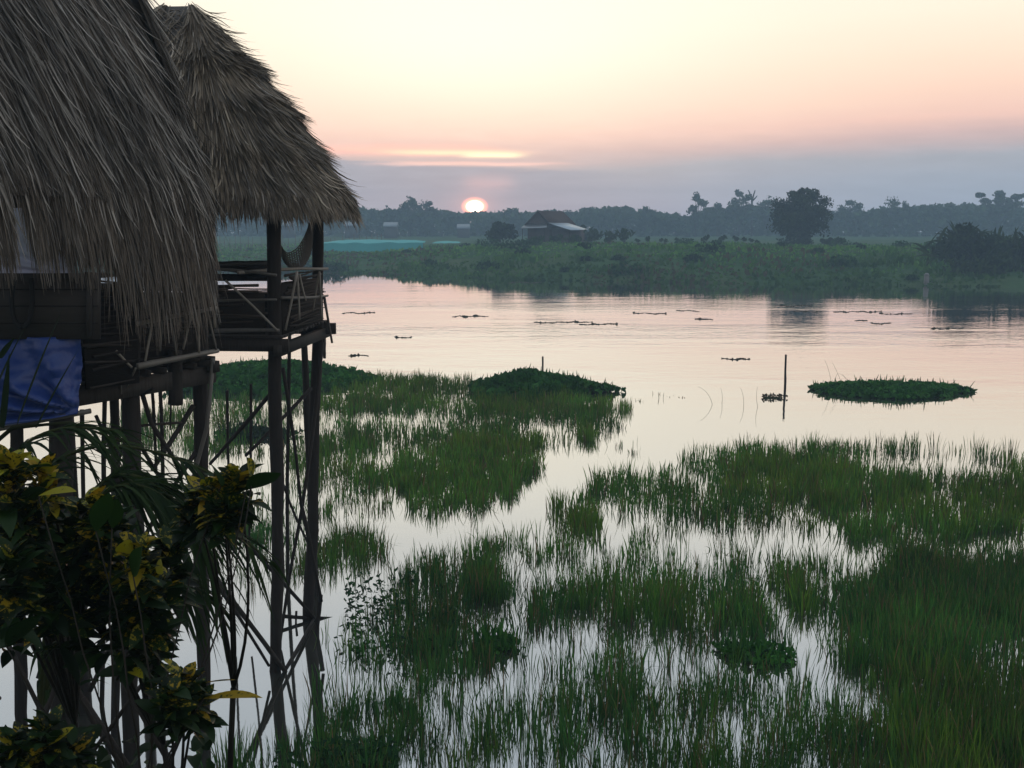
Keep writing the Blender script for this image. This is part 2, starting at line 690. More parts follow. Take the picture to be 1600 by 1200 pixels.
def leaf_quads(mb, P, size, col, flat=0.0, mi=0, aspect=.55):
    """one leaf-shaped face (4 corners, pointed) per point"""
    n = len(P)
    d = rand_dirs(n)
    d[:, 2] *= (1 - flat)
    d = unit(d)
    q = unit(np.cross(d, rand_dirs(n)))
    s = (size if np.ndim(size) else np.full(n, size))[:, None]
    V = np.stack([P - d * s * .5, P + q * s * aspect * .5, P + d * s * .5, P - q * s * aspect * .5], 1).reshape(-1, 3)
    Fq = np.arange(n * 4).reshape(n, 4)
    mb.add(V, Fq, np.repeat(col, 4, 0), mi)


def greens(n, a, b, dark=.5):
    t = rng.random((n, 1))
    k = 1 - dark * rng.random((n, 1))
    return (np.array(a) * (1 - t) + np.array(b) * t) * k


def crown_points(n, c, rad, nclump, cr, seed=None, flat=1.0, hollow=.55):
    """points gathered in clumps spread through an ellipsoid"""
    d = rand_dirs(nclump)
    rr = (hollow + (1 - hollow) * rng.random((nclump, 1)))
    cc = np.asarray(c) + d * rr * np.asarray(rad) * (1 - cr * .45)
    cc[:, 2] = np.where(d[:, 2] < -.6, cc[:, 2] + rad[2] * .25, cc[:, 2])
    w = .55 + .9 * rng.random(nclump)
    k = rng.integers(0, nclump, n)
    p = rand_dirs(n) * (rng.random((n, 1)) ** .45)
    P = cc[k] + p * (np.asarray(rad).min() * cr * w[k])[:, None] * np.array([1, 1, .75 * flat])
    tone = (.55 + .9 * rng.random(nclump))[k][:, None]
    return P, tone


def make_tree(name, label, cat, base, h, w, n, leaf, ca, cb, nclump=14, cr=.42, trunk_frac=.35, group=None, lean=0.0,
              asp=.7, layers=None, hollow=.5, trunk_r=None, blobs=None):
    base = np.asarray(base, float)
    root = thing(name, label, cat, base, group)
    tr = MB()
    top = base + np.array([lean * w, 0, h * .72])
    tr.stick(base - [0, 0, .3], top, trunk_r or h * .022, h * .007, .03, 7, 7, (.05, .042, .036))
    mb = MB()
    if blobs is None:
        ch = h * (1 - trunk_frac)
        blobs = [(lean * w, 0, h * trunk_frac + ch * .5, w / 2, w / 2, ch / 2, 1.0)]
    for bx_, by_, bz_, rx, ry, rz, share in blobs:
        m = int(n * share)
        P, tone = crown_points(m, base + [bx_, by_, bz_], np.array([rx, ry, rz]), nclump, cr, hollow=hollow)
        leaf_quads(mb, P, leaf * (.6 + .8 * rng.random(m)), greens(m, ca, cb, .35) * tone, aspect=asp)
        tr.stick(base + [0, 0, h * trunk_frac * .7], base + [bx_ * .9, by_, bz_], h * .010, h * .004, .05, 5, 5, (.05, .042, .036))
    for _ in range(5):
        bx_, by_, bz_, rx, ry, rz, share = blobs[rng.integers(0, len(blobs))]
        e = base + [bx_, by_, bz_] + rand_dirs(1)[0] * np.array([rx, ry, rz]) * .75
        tr.stick(base + [0, 0, h * trunk_frac * (.6 + .5 * rng.random())], e, h * .008, h * .002, .05, 5, 5, (.05, .042, .036))
    tr.build("trunk", M_WOOD, root)
    mb.build("crown", M_LEAF, root)
    return root


# ---------------------------------------------------------------- far side: wood, trees, house, nets, fence
D_GREEN = (.018, .040, .016)
L_GREEN = (.045, .080, .026)


def far_wood():
    px = np.array([-500, 300, 480, 560, 600, 640, 700, 760, 800, 850, 900, 940, 965, 1000, 1050, 1075, 1100, 1150, 1200, 1300, 1350, 1400, 1450, 1500, 1560, 1600, 2100])
    py = np.array([322, 322, 323, 327, 332, 330, 330, 334, 331, 332, 329, 326, 325, 331, 336, 340, 328, 326, 327, 333, 331, 326, 322, 322, 324, 326, 322])
    n = 44000
    a = rng.uniform(-350, 1950, n)
    D = rng.uniform(345, 430, n)
    top = np.interp(a, px, py) + 10 * (fbm(a * .028, D * .012, 21) - .5) * 1.4 + 5 * (vnoise(a * .11, D * .05, 8) - .5)
    zt = H + D * np.tan(np.arctan((600 - top) / F) - PITCH)
    u = rng.random(n) ** .72
    z = 1.0 + (zt - 1.0) * u
    P = np.stack([(a - 800) / F * D, D, z], -1)
    mb = MB()
    tone = .6 + .8 * vnoise(a * .06, z * .35, 5)[:, None]
    leaf_quads(mb, P, 1.3 + 1.2 * rng.random(n), greens(n, D_GREEN, L_GREEN, .3) * tone, aspect=.75)
    # tree trunks deep in the wood
    tr = np.stack([rng.uniform(-190, 190, 160), rng.uniform(350, 425, 160)], 1)
    for x, y in tr:
        mb.tube([(x, y, 0.5), (x + rng.normal() * .4, y, 9)], [.22, .1], 5, (.05, .042, .036), 0)
    kind(mb.build("far_wood", M_LEAF), "stuff", "hazy blue belt of woodland along the far horizon", "wood")


far_wood()


def emergent(px, ytop, wpx, D, label, n=700, clump=10, cr=.45, leaf=.95, blobs=None, frac=.22, lean=0, hollow=.3):
    x = (px - 800) / F * D * 1.0
    zt = at(px, ytop, D)[2]
    z0 = float(height(x, D)) - .2
    w = wpx * 1.3 / F * D
    hgt = zt - z0
    n = int(n * 2.0)
    if blobs is None:
        r2 = random.Random(int(px))
        blobs = []
        k = 3 if wpx < 20 else (5 if wpx < 40 else 7)
        for i in range(k):
            u = (i + .5) / k * 2 - 1
            rz = hgt * (.13 + .08 * r2.random())
            topk = hgt * (1 - (.06 + .30 * r2.random()) * abs(u) - .10 * r2.random()) if i != k // 2 else hgt
            rx = w * (.16 + .10 * r2.random()) * (1.5 if k == 3 else 1.15)
            blobs.append((u * w * .40 + lean * w, (r2.random() - .5) * w * .5, topk - rz, rx, rx, rz, .75 / k))
        blobs.append((0, 0, hgt * .45, w * .5, w * .45, hgt * .26, .25))
    return make_tree("tall_tree", label, "tree", (x, D, z0), hgt, w, n, leaf * .72, D_GREEN, L_GREEN, 7, .62, frac,
                     "trees rising above the far wood", lean, .7, None, hollow, .28, blobs)


G_ = "trees rising above the far wood"
emergent(643, 305, 30, 352, "bushy far tree left of the sun, taller half of a pair", 900)
emergent(668, 308, 32, 358, "bushy far tree left of the sun, right half of a pair", 800)
emergent(606, 319, 9, 350, "narrow pointed far tree between the thatched eave and the bushy pair", 260, 6)
emergent(619, 322, 13, 356, "small round far tree just left of the bushy pair", 300, 6)
emergent(800, 323, 34, 352, "low bushy far tree just right of the setting sun", 700)
emergent(888, 324, 32, 352, "rounded far tree rising behind the house roof ridge", 700)
emergent(945, 324, 56, 356, "broad dome-shaped far tree right of the house", 1300, 16, .5, 1.0, None, .2)
emergent(1005, 321, 50, 352, "ragged far tree with a loose top between dome tree and gap", 900, 12, .36)
emergent(1083, 299, 22, 350, "tall slim far tree leaning right at the edge of the gap", 800, 10, .5, .95, None, .3, .05)
emergent(1120, 314, 34, 352, "lower far tree between the slim leaning one and the high one", 700)
emergent(1151, 291, 30, 350, "highest far tree with a rounded head", 1000, 12, .46)
emergent(1196, 301, 44, 354, "airy far tree with see-through crown beside the dark tree", 600, 9, .3)
emergent(1322, 309, 36, 352, "rounded far tree just right of the dark lone tree", 900)
emergent(1384, 306, 32, 350, "thin far tree with gaps of sky in its crown", 420, 9, .26)
emergent(1407, 311, 15, 352, "small round-headed far tree beside the thin gappy one", 350, 6)
emergent(1440, 317, 56, 356, "wide flat-topped far tree", 900, 14, .4, 1.0, None, .25)
emergent(1477, 309, 22, 352, "small far tree with a feathery flat top", 260, 6, .3)


def spreading_tree():
    D = 350
    s = D / F
    x0 = (1553 - 800) * s
    z0 = 1.0
    top = at(1553, 299, D)[2] - z0
    bl = []
    for dx, yy, rx, rz in ((-32, 305, 15, 4), (-22, 314, 18, 6), (0, 304, 18, 7), (4, 314, 28, 8), (26, 308, 18, 5), (38, 306, 9, 3), (-6, 325, 40, 10), (20, 320, 28, 8)):
        bl.append((dx * s, 0, at(1553, yy, D)[2] - z0, rx * s, rx * s * .8, rz * s, .17))
    make_tree("tall_tree", "spreading far tree with flat layered branches", "tree", (x0, D, z0), top, 80 * s, 2600, .85,
              D_GREEN, L_GREEN, 9, .8, .35, G_, 0, .7, None, .3, .3, bl)


spreading_tree()


def dead_tree():
    D = 349
    b = at(1176, 345, D)
    mb = MB()
    tip = at(1174, 296, D)
    mb.stick(b - [0, 0, 8], at(1175, 312, D), .35, .28, .01)
    for p in ((1169, 297), (1174, 303), (1180, 297), (1183, 306)):
        mb.stick(at(1175, 314, D), at(p[0], p[1], D), .3, .16, .06)
    o = mb.build("bare_tree", M_WOOD, origin=(b[0], D, 1.0))
    o.data.color_attributes[0].data.foreach_set("color", np.tile([.05, .045, .04, 1], len(o.data.vertices)).astype(np.float32))
    tag(o, "bare broken-topped tree between the highest tree and the airy one", "tree")


dead_tree()

# lone dark tree on the far bank
D = 178.0
x = (1247 - 800) / F * D * .99
z0 = float(height(x, D))
s = D / F
make_tree("lone_tree", "dark dense lone tree standing on the far bank", "tree", (x, D, z0), at(1247, 292, D)[2] - z0, 82 * s, 14000, .40,
          (.014, .026, .010), (.034, .052, .016), 34, .34, .2, None, 0, .6, None, .5, .32,
          [(-12 * s, 0, at(0, 336, D)[2] - z0, 38 * s, 36 * s, 35 * s, .44), (14 * s, 0, at(0, 328, D)[2] - z0, 36 * s, 34 * s, 36 * s, .38),
           (6 * s, 0, at(0, 306, D)[2] - z0, 25 * s, 24 * s, 16 * s, .14), (0, 0, at(0, 372, D)[2] - z0, 28 * s, 26 * s, 24 * s, .14), (-20 * s, 0, at(0, 352, D)[2] - z0, 24 * s, 24 * s, 24 * s, .10), (22 * s, 0, at(0, 352, D)[2] - z0, 24 * s, 24 * s, 26 * s, .12)])


def shrub(name, label, cat, px, ytop, wpx, D, n, leaf, ca=(.014, .028, .011), cb=(.034, .056, .018), clump=14, spiky=0, group=None, ybase=None, cr=.45):
    s = D / F
    x = (px - 800) * s * (CP + .02)
    z0 = float(height(x, D)) if ybase is None else at(px, ybase, D)[2]
    hgt = max(at(px, ytop, D)[2] - z0, .6)
    w = wpx * s
    root = thing(name, label, cat, (x, D, z0), group)
    mb = MB()
    P, tone = crown_points(n, (x, D, z0 + hgt * .45), np.array([w / 2, w / 2 * .8, hgt * .52]), clump, cr, hollow=.35)
    P[:, 2] = np.maximum(P[:, 2], z0 + .05)
    leaf_quads(mb, P, leaf * (.6 + .8 * rng.random(n)), greens(n, ca, cb, .35) * tone)
    if spiky:
        # long arching leaves that give a ragged, pointed outline
        b = np.stack([x + rng.normal(size=spiky) * w * .24, D + rng.normal(size=spiky) * w * .15, z0 + hgt * (.25 + .4 * rng.random(spiky))], -1)
        dr = unit(np.stack([rng.normal(size=spiky) * .7, rng.normal(size=spiky) * .7, .7 + rng.random(spiky)], -1))
        L = hgt * (.35 + .25 * rng.random((spiky, 1)))
        t = np.linspace(0, 1, 4)[None, :, None]
        Pp = b[:, None] + dr[:, None] * L[:, None] * t - np.array([0, 0, 1.0]) * (L[:, None] * .35 * t ** 2)
        W = unit(np.cross(dr, rand_dirs(spiky)))[:, None] * (np.array([.4, 1, .75, .08])[None, :, None] * leaf * .34)
        mb.strips(Pp, W, greens(spiky, ca, (.045, .075, .022), .3))
    st = MB()
    for _ in range(6):
        e = np.array([x, D, z0]) + np.array([rng.normal() * w * .2, rng.normal() * w * .15, hgt * (.5 + .3 * rng.random())])
        st.stick((x + rng.normal() * w * .1, D, z0 - .2), e, .06, .02, .05, 5, 5, (.05, .042, .034))
    st.build("stem", M_WOOD, root)
    mb.build("foliage", M_LEAF, root)
    return root


shrub("shrub", "dark round bush just left of the far house", "shrub", 783, 345, 56, 176, 2600, .5)
shrub("shrub", "small dark bush right behind the far house's metal porch roof", "shrub", 914, 346, 26, 200, 900, .5)
shrub("shrub", "low dark bush at the foot of the lone tree, right side", "shrub", 1290, 366, 46, 174, 1300, .4)
shrub("shrub", "small round bush on the pale far field", "shrub", 1330, 378, 24, 172, 600, .4)
shrub("thicket_bush", "tall ragged dark bush on the right bank above the marker post", "shrub", 1500, 342, 92, 121, 5200, .5, clump=22, spiky=340, ybase=438)
shrub("thicket_bush", "dark leafy bush at the right edge of the far bank", "shrub", 1575, 352, 92, 119, 4600, .5, clump=22, spiky=260, ybase=442)
shrub("thicket_bush", "lower bush in front of the ragged bushes on the right bank", "shrub", 1530, 392, 170, 113, 4200, .45, clump=26, spiky=120, ybase=446)
shrub("thicket_bush", "rounded bush at the left foot of the ragged bush", "shrub", 1470, 372, 44, 124, 1500, .45, spiky=60, ybase=420)
shrub("thicket_bush", "bush beyond the frame's right side of the far bank", "shrub", 1665, 350, 120, 120, 2500, .6, clump=22, spiky=120, ybase=442)

# banana-like plants beside the house, then a row of saplings
for i, (px, yt, w, lab) in enumerate([
        (925, 352, 24, "broad-leaved plant beside the house's metal porch roof"),
        (950, 356, 22, "broad-leaved plant, second out from the metal porch roof"),
        (972, 354, 24, "taller broad-leaved plant, third out from the metal porch roof"),
        (868, 364, 26, "leafy low plant in front of the house's lean-to"),
        (838, 366, 26, "leafy low plant below the house gable"),
        (897, 366, 24, "leafy low plant under the end of the porch roof")]):
    shrub("banana_plant", lab, "plant", px, yt, w, 170 - (i > 2) * 6, 260, .5, (.022, .045, .016), (.05, .085, .028), 6, 46, "broad-leaved plants around the far house")


def sapling():
    root = thing("sapling", "small leafy sapling in the row along the far field edge", "sapling", (0, 0, 0), "saplings along the far field edge")
    mb = MB()
    P, tone = crown_points(150, (0, 0, 1.6), np.array([.7, .7, .8]), 6, .6)
    leaf_quads(mb, P, .3 + .3 * rng.random(150), greens(150, (.018, .036, .014), (.04, .065, .02), .3) * tone)
    st = MB()
    st.stick((0, 0, -.3), (.05, 0, 1.7), .05, .02, .04, 5, 5, (.05, .042, .034))
    st.build("trunk", M_WOOD, root)
    mb.build("crown", M_LEAF, root)
    return root


sp0 = sapling()
first = True
for px in (996, 1012, 1034, 1041, 1058, 1079, 1098, 1104, 1126, 1131, 1150, 1163, 1174, 1184):
    D = 168 + rng.random() * 14
    x = (px - 800) / F * D * .99
    loc = (x, D, float(height(x, D)) - .05)
    sc = .6 + .4 * rng.random()
    if first:
        sp0.location = loc
        sp0.scale = (sc, sc, sc)
        first = False
    else:
        dup(sp0, loc, rng.random() * 6.28, sc)


def far_house():
    D = 179.0
    s = D / F
    X = lambda p: (p - 800) * s * 1.0
    Z = lambda y: at(800, y, D)[2]
    x0 = X(841)
    zb = float(height(x0, D)) - .2
    root = thing("house", "small far house with brown gable roof and pale metal porch", "house", (x0, D, zb))
    zr, ze = Z(329.5), Z(349)
    xl, xr = X(821), X(858)
    dx, dy = 4.4, 6.0       # the ridge runs back to the right
    wall = MB()
    wx0, wx1 = xl + .35, xr - .35
    wall.box8([(wx0, D + .3, zb), (wx1, D + .3, zb), (wx1 + dx, D + dy, zb), (wx0 + dx, D + dy, zb),
               (wx0, D + .3, ze), (wx1, D + .3, ze), (wx1 + dx, D + dy, ze), (wx0 + dx, D + dy, ze)], (.055, .042, .036))
    xm = (xl + xr) / 2
    wall.add([(wx0, D + .25, ze), (wx1, D + .25, ze), (xm, D + .25, zr - .25)], [(0, 1, 2, 2)], (.060, .046, .040))
    wall.build("wall", M_BOARD, root)
    rf = MB()
    th = .12
    for a, b in (((xl - .2, ze - .2), (xm, zr)), ((xm, zr), (xr + .3, ze - .2))):
        c = [(a[0], D - .3, a[1]), (b[0], D - .3, b[1]), (b[0] + dx, D + dy + .4, b[1]), (a[0] + dx, D + dy + .4, a[1])]
        rf.box8([(*p[:2], p[2] - th) for p in c] + c, (.070, .046, .038))
    rf.build("roof", M_WOVEN, root)
    pr = MB()
    c = [(xr - .2, D - .6, Z(348)), (X(890), D - 2.2, Z(359)), (X(918), D + .6, Z(358.5)), (X(888), D + 3.4, Z(348.5))]
    pr.box8([(*p[:2], p[2] - .08) for p in c] + c, (.30, .36, .42))
    pr.build("porch_roof", M_METAL, root)
    lt = MB()
    c = [(X(813), D - 1.8, Z(356.5)), (X(853), D - 1.8, Z(355)), (X(854), D + .1, Z(350.5)), (X(820), D + .1, Z(350.5))]
    lt.box8([(*p[:2], p[2] - .08) for p in c] + c, (.16, .18, .20))
    lt.build("lean_to_roof", M_METAL, root)
    for px, dd, yy in ((816, -1.6, 356), (850, -1.6, 356), (888, -1.9, 359), (913, .4, 359)):
        p = MB()
        p.tube([(X(px), D + dd, zb - .1), (X(px), D + dd, Z(yy))], .07, 6, (.06, .05, .04))
        p.build("post", M_WOOD, root)
    w2 = MB()
    w2.box8([(X(862), D + .8, zb), (X(905), D + 1.2, zb), (X(905) + 1, D + 3, zb), (X(862) + 1, D + 3, zb),
             (X(862), D + .8, Z(357)), (X(905), D + 1.2, Z(357)), (X(905) + 1, D + 3, Z(357)), (X(862) + 1, D + 3, Z(357))], (.06, .045, .042))
    w2.build("porch_wall", M_BOARD, root)


far_house()


def hamlet():
    for px, y, w, lab in ((552, 346, 20, "tiny pale-roofed house in the hazy wood nearest the thatched eave"),
                          (613, 347, 22, "tiny pale-roofed house in the hazy wood below the bushy pair of trees"),
                          (725, 350, 20, "tiny pale-roofed house in the hazy wood below the sun"),
                          (455, 346, 18, "tiny pale-roofed house seen under the far hut's eave")):
        D = 322.0
        s = D / F
        x = (px - 800) * s
        hw = w * s / 2
        zt = at(px, y, D)[2]
        zb = 1.0
        root = thing("far_house", lab, "house", (x, D, zb), "tiny houses at the foot of the far wood")
        a = MB()
        a.box8([(x - hw * .9, D - 2, zb), (x + hw * .9, D - 2, zb), (x + hw * .9, D + 2, zb), (x - hw * .9, D + 2, zb),
                (x - hw * .9, D - 2, zt - .9), (x + hw * .9, D - 2, zt - .9), (x + hw * .9, D + 2, zt - .9), (x - hw * .9, D + 2, zt - .9)], (.05, .05, .05))
        a.build("wall", M_BOARD, root)
        b = MB()
        for sy in (-1, 1):
            c = [(x - hw, D, zt), (x + hw, D, zt), (x + hw, D + sy * 2.8, zt - 1.2), (x - hw, D + sy * 2.8, zt - 1.2)]
            b.box8([(*p[:2], p[2] - .1) for p in c] + c, (.13, .16, .19))
        b.build("roof", M_METAL, root)


hamlet()


def shade_nets():
    def net(label, px0, px1, D, ytop, yfr, sag, skirt, col):
        s = D / F
        x0, x1 = (px0 - 800) * s, (px1 - 800) * s
        zt, zf = at(800, ytop, D)[2], at(800, yfr, D)[2]
        zg = float(height((x0 + x1) / 2, D))
        root = thing("shade_net", label, "net", ((x0 + x1) / 2, D, zg), "teal nets on the far field")
        n, k = 26, 8
        u = np.linspace(0, 1, n)
        v = np.linspace(0, 1, k)
        U, Vv = np.meshgrid(u, v, indexing="ij")
        X = x0 + (x1 - x0) * U
        Y = D + 6 * Vv
        Z = zf + (zt - zf) * np.sin(Vv * np.pi / 2) * (.35 + .65 * np.sin(np.pi * np.clip(U * 1.05, 0, 1)) ** .6) + sag * (vnoise(U * 9, Vv * 3, 4) - .5)
        idx = np.arange(n * k).reshape(n, k)
        Fq = np.stack([idx[:-1, :-1], idx[1:, :-1], idx[1:, 1:], idx[:-1, 1:]], -1).reshape(-1, 4)
        mb = MB().add(np.stack([X, Y, Z], -1), Fq, col)
        mb.build("canopy", M_CLOTH, root, smooth=True)
        if skirt:
            A = np.stack([X[:, 0], Y[:, 0] - .02, Z[:, 0]], -1)
            B = A.copy()
            B[:, 2] = zg - .1 + .25 * vnoise(u * 14, u * 0, 3)
            B[:, 1] -= .3 + .4 * vnoise(u * 11, u * 0, 7)
            m2 = MB().add(np.concatenate([A, B]), [(i, i + 1, n + i + 1, n + i) for i in range(n - 1)], np.array(col) * .8)
            m2.build("side_curtain", M_CLOTH, root)
        for i in range(0, n, 5):
            p = MB().tube([(X[i, 0], D + .15, zg - .3), (X[i, 0], D + .15, Z[i, 0] - .02)], .05, 6, (.07, .06, .05))
            p.build("pole", M_WOOD, root)
    net("long teal shade net sagging over poles on the far left bank", 505, 662, 186, 375.5, 379.5, .35, True, (.045, .29, .29))
    net("small teal net lying right of the long teal net", 676, 718, 190, 377.5, 380, .1, False, (.045, .29, .29))


shade_nets()


def wire_fence():
    D = 196
    root = thing("wire_fence", "row of thin pale stakes with wire behind the teal net", "fence", ((430 - 800) / F * D, D, float(height(-40, D))))
    xs = np.linspace(300, 600, 34)
    tops = []
    for i, p in enumerate(xs):
        d = D + rng.normal() * .8
        x = (p + rng.normal() * 2 - 800) / F * d
        z = float(height(x, d))
        hh = 2.1 + rng.random() * .9
        MB().tube([(x, d, z - .2), (x + rng.normal() * .06, d, z + hh)], .06, 5, (.20, .18, .16)).build("stake", M_WOOD, root)
        tops.append((x, d, z + 1.4))
    MB().tube(tops, .015, 4, (.12, .12, .12)).build("wire", M_METAL, root)


wire_fence()


def bank_cover():
    """scrub and grass all over the far bank and field"""
    n = 52000
    x = rng.uniform(-95, 95, n)
    s = rng.random(n) ** 1.5 * 95 - .6
    y = shore(x) + s
    z = height(x, y)
    cl = fbm(x * .16, y * .16, 31)
    keep = (cl > .30) & (rng.random(n) < .35 + 1.1 * (cl - .25))
    x, y, z, cl, s = x[keep], y[keep], z[keep], cl[keep], s[keep]
    n = len(x)
    hgt = (.18 + .52 * rng.random(n)) * (.45 + 1.1 * cl)
    hgt *= np.interp(s, [0, 4, 30, 100], [.55, .9, .62, .7]) * (.45 + 1.2 * vnoise(x * .35, y * .2, 71))
    b = np.stack([x, y, z - .05], -1)
    lean = rng.normal(size=(n, 3)) * .28
    lean[:, 2] = 1
    t = np.array([0, .55, 1.0])[None, :, None]
    P = b[:, None] + lean[:, None] * hgt[:, None, None] * t
    W = unit(np.cross(lean, rand_dirs(n)))[:, None] * (np.array([.16, .2, .03])[None, :, None] * (.5 + rng.random((n, 1, 1))))
    dry = (vnoise(x * .06, y * .11, 77) > .62)[:, None]
    tn = (.45 + 1.1 * fbm(x * .11, y * .2, 91))[:, None]
    col = greens(n, (.034, .100, .022), (.088, .185, .038), .3) * tn
    col = col * np.interp(s, [0, 9, 20, 40], [.7, .8, 1.25, 1.35])[:, None] ** (vnoise(x * .09, y * .13, 12) > .25)[:, None]
    col = np.where(dry & (rng.random((n, 1)) < .35), greens(n, (.07, .065, .035), (.10, .085, .05), .3), col)
    mb = MB()
    mb.strips(P, W, col)
    # low humps of scrub
    for _ in range(85):
        hx = rng.uniform(-75, 75)
        hs = rng.random() ** 1.3 * 60 + .5
        hy = float(shore(hx)) + hs
        r = .4 + 1.0 * rng.random() ** 2
        if hx < -8 and hs > 14:
            r *= .45
        m = int(70 + 130 * r)
        c0 = np.array([hx, hy, float(height(hx, hy)) + r * .30])
        Pq = c0 + rand_dirs(m) * (rng.random((m, 1)) ** .4) * np.array([r * 1.6, r, r * .75])
        leaf_quads(mb, Pq, .25 + .3 * rng.random(m), greens(m, (.014, .046, .018), (.036, .090, .028), .4) * (.5 + .8 * rng.random()), aspect=.7)
    kind(mb.build("bank_undergrowth", M_GRASS), "stuff", "dark scrub and long grass covering the far river bank", "undergrowth")


bank_cover()


def marker():
    D = float(shore(41.5)) + .5
    b = at(1447, 448, D)
    zb = float(height(b[0], D)) - .3
    root = thing("marker_post", "short pale concrete marker post at the far right water edge", "post", (b[0], D, zb))
    m = MB()
    x = b[0]
    z1 = zb + 1.15
    w = .22
    m.box8([(x - w, D - w, zb), (x + w, D - w, zb), (x + w, D + w, zb), (x - w, D + w, zb),
            (x - w * .8, D - w * .8, z1), (x + w * .8, D - w * .8, z1), (x + w * .8, D + w * .8, z1), (x - w * .8, D + w * .8, z1)], (.15, .145, .14))
    m.build("shaft", M_BOARD, root)
    m = MB()
    m.box8([(x - .22, D - .22, z1), (x + .22, D - .22, z1), (x + .22, D + .22, z1), (x - .22, D + .22, z1),
            (x - .1, D - .1, z1 + .25), (x + .1, D - .1, z1 + .25), (x + .1, D + .1, z1 + .25), (x - .1, D + .1, z1 + .25)], (.17, .165, .16))
    m.build("cap", M_BOARD, root)


marker()


# ---------------------------------------------------------------- floating mats, weeds, stakes
def plant_mat(name, label, cat, poly, hfun, n, leaf, ca, cb, group=None, stalks=0, seed=1):
    """poly: outline in photo pixels laid on the water; mounded core + leaves"""
    W = np.array([gnd(*p)[:2] for p in poly])
    c = W.mean(0)
    fine = []
    for i in range(len(W)):
        a, b = W[i], W[(i + 1) % len(W)]
        for f in (0, .25, .5, .75):
            p = a + (b - a) * f
            fine.append(c + (p - c) * (1 + .22 * (vnoise(p[0] * 1.7, p[1] * 1.7, seed) - .55)))
    W = np.array(fine)
    root = thing(name, label, cat, (c[0], c[1], 0), group)

    def inside(q):
        r = np.zeros(len(q), bool)
        j = len(W) - 1
        for i in range(len(W)):
            a, b = W[i], W[j]
            cond = ((a[1] > q[:, 1]) != (b[1] > q[:, 1])) & (q[:, 0] < (b[0] - a[0]) * (q[:, 1] - a[1]) / (b[1] - a[1] + 1e-12) + a[0])
            r ^= cond
            j = i
        return r

    def edge_d(q):
        d = np.full(len(q), 1e9)
        for i in range(len(W)):
            a, b = W[i - 1], W[i]
            ab = b - a
            t = np.clip(((q - a) @ ab) / (ab @ ab), 0, 1)
            d = np.minimum(d, np.linalg.norm(q - a - t[:, None] * ab, axis=1))
        return d
    lo, hi = W.min(0), W.max(0)
    q = lo + (hi - lo) * rng.random((n * 4, 2))
    q = q[inside(q)][:n]
    dm = edge_d(q)
    mx = dm.max()
    z = hfun * np.clip(dm / mx, 0, 1) ** .8 * (.7 + .6 * fbm(q[:, 0] * 1.3, q[:, 1] * 1.3, seed))
    q = q + rng.normal(size=q.shape) * np.where(rng.random((len(q), 1)) < .25, leaf * 1.1, leaf * .2)
    P = np.stack([q[:, 0], q[:, 1], z + .03 + .06 * rng.random(len(q))], -1)
    mb = MB()
    tone = (.5 + 1.0 * vnoise(q[:, 0] * 2.4, q[:, 1] * 2.4, seed + 3))[:, None]
    leaf_quads(mb, P, leaf * (.5 + 1.1 * rng.random(len(q)) ** 1.5), greens(len(q), ca, cb, .35) * tone, flat=.2, aspect=.8)
    if stalks:
        k = rng.integers(0, len(q), stalks)
        hh = .12 + .22 * rng.random((stalks, 1))
        ln = rng.normal(size=(stalks, 3)) * .25
        ln[:, 2] = 1
        t = np.array([0, .5, 1])[None, :, None]
        Pp = P[k][:, None] + ln[:, None] * hh[:, None] * t
        mb.strips(Pp, np.array([1.0, 0, 0]) * np.array([.018, .02, .004])[None, :, None] * np.ones((stalks, 1, 1)), greens(stalks, ca, cb, .3))
    # core: a low domed body inside the leaves
    k = 22
    core = MB()
    ring = []
    for sc, zz in ((.92, -.06), (.80, .12), (.6, .36), (.3, .66)):
        pts = c + (W - c) * sc
        ring.append(np.concatenate([pts, np.full((len(W), 1), zz * hfun if zz > 0 else zz)], 1))
    V = np.concatenate(ring + [np.array([[c[0], c[1], hfun * .85]])])
    m = len(W)
    fs = []
    for r in range(3):
        for i in range(m):
            j = (i + 1) % m
            fs.append((r * m + i, r * m + j, (r + 1) * m + j, (r + 1) * m + i))
    for i in range(m):
        fs.append((3 * m + i, 3 * m + (i + 1) % m, 4 * m, 4 * m))
    core.add(V, fs)
    core.build("root_mass", M_CORE, root, smooth=True)
    mb.build("leaves", M_LEAF, root)
    return root


def ell(cx, cy, rx, ry, n=18, wob=.12):
    a = np.linspace(0, 2 * np.pi, n, endpoint=False)
    r = 1 + wob * (rng.random(n) - .5) * 2
    return [(cx + rx * math.cos(t) * k, cy + ry * math.sin(t) * k) for t, k in zip(a, r)]


MA, MBc = (.018, .080, .016), (.048, .155, .026)
plant_mat("floating_plant_mat", "large green mound of water plants behind the hut stilts", "water plants",
          [(255, 598), (330, 580), (400, 573), (480, 572), (540, 580), (592, 592), (560, 604), (500, 612), (430, 618), (340, 616), (270, 612)], .62, 5200, .26, MA, MBc, "water plant mounds", 200, 2)
plant_mat("floating_plant_mat", "dark green peaked mound of water plants by the short stake", "water plants",
          [(735, 606), (770, 598), (800, 594), (850, 594), (890, 600), (930, 605), (966, 611), (930, 616), (850, 621), (775, 622), (745, 616)], .64, 4200, .22, MA, (.040, .120, .022), "water plant mounds", 160, 5)
plant_mat("floating_plant_mat", "long low island of water plants alone in the open water", "water plants",
          [(1264, 608), (1300, 603), (1380, 601), (1460, 603), (1528, 612), (1480, 620), (1400, 624), (1330, 621), (1290, 615)], .26, 3600, .20, MA, MBc, "water plant mounds", 120, 9)
plant_mat("floating_plant_mat", "small low mat of leaves in the gap among near grass, centre", "water plants",
          [(735, 1018), (760, 1006), (790, 1004), (812, 1008), (800, 1016), (765, 1024)], .10, 420, .10, MA, MBc, "low leaf mats", 30, 12)
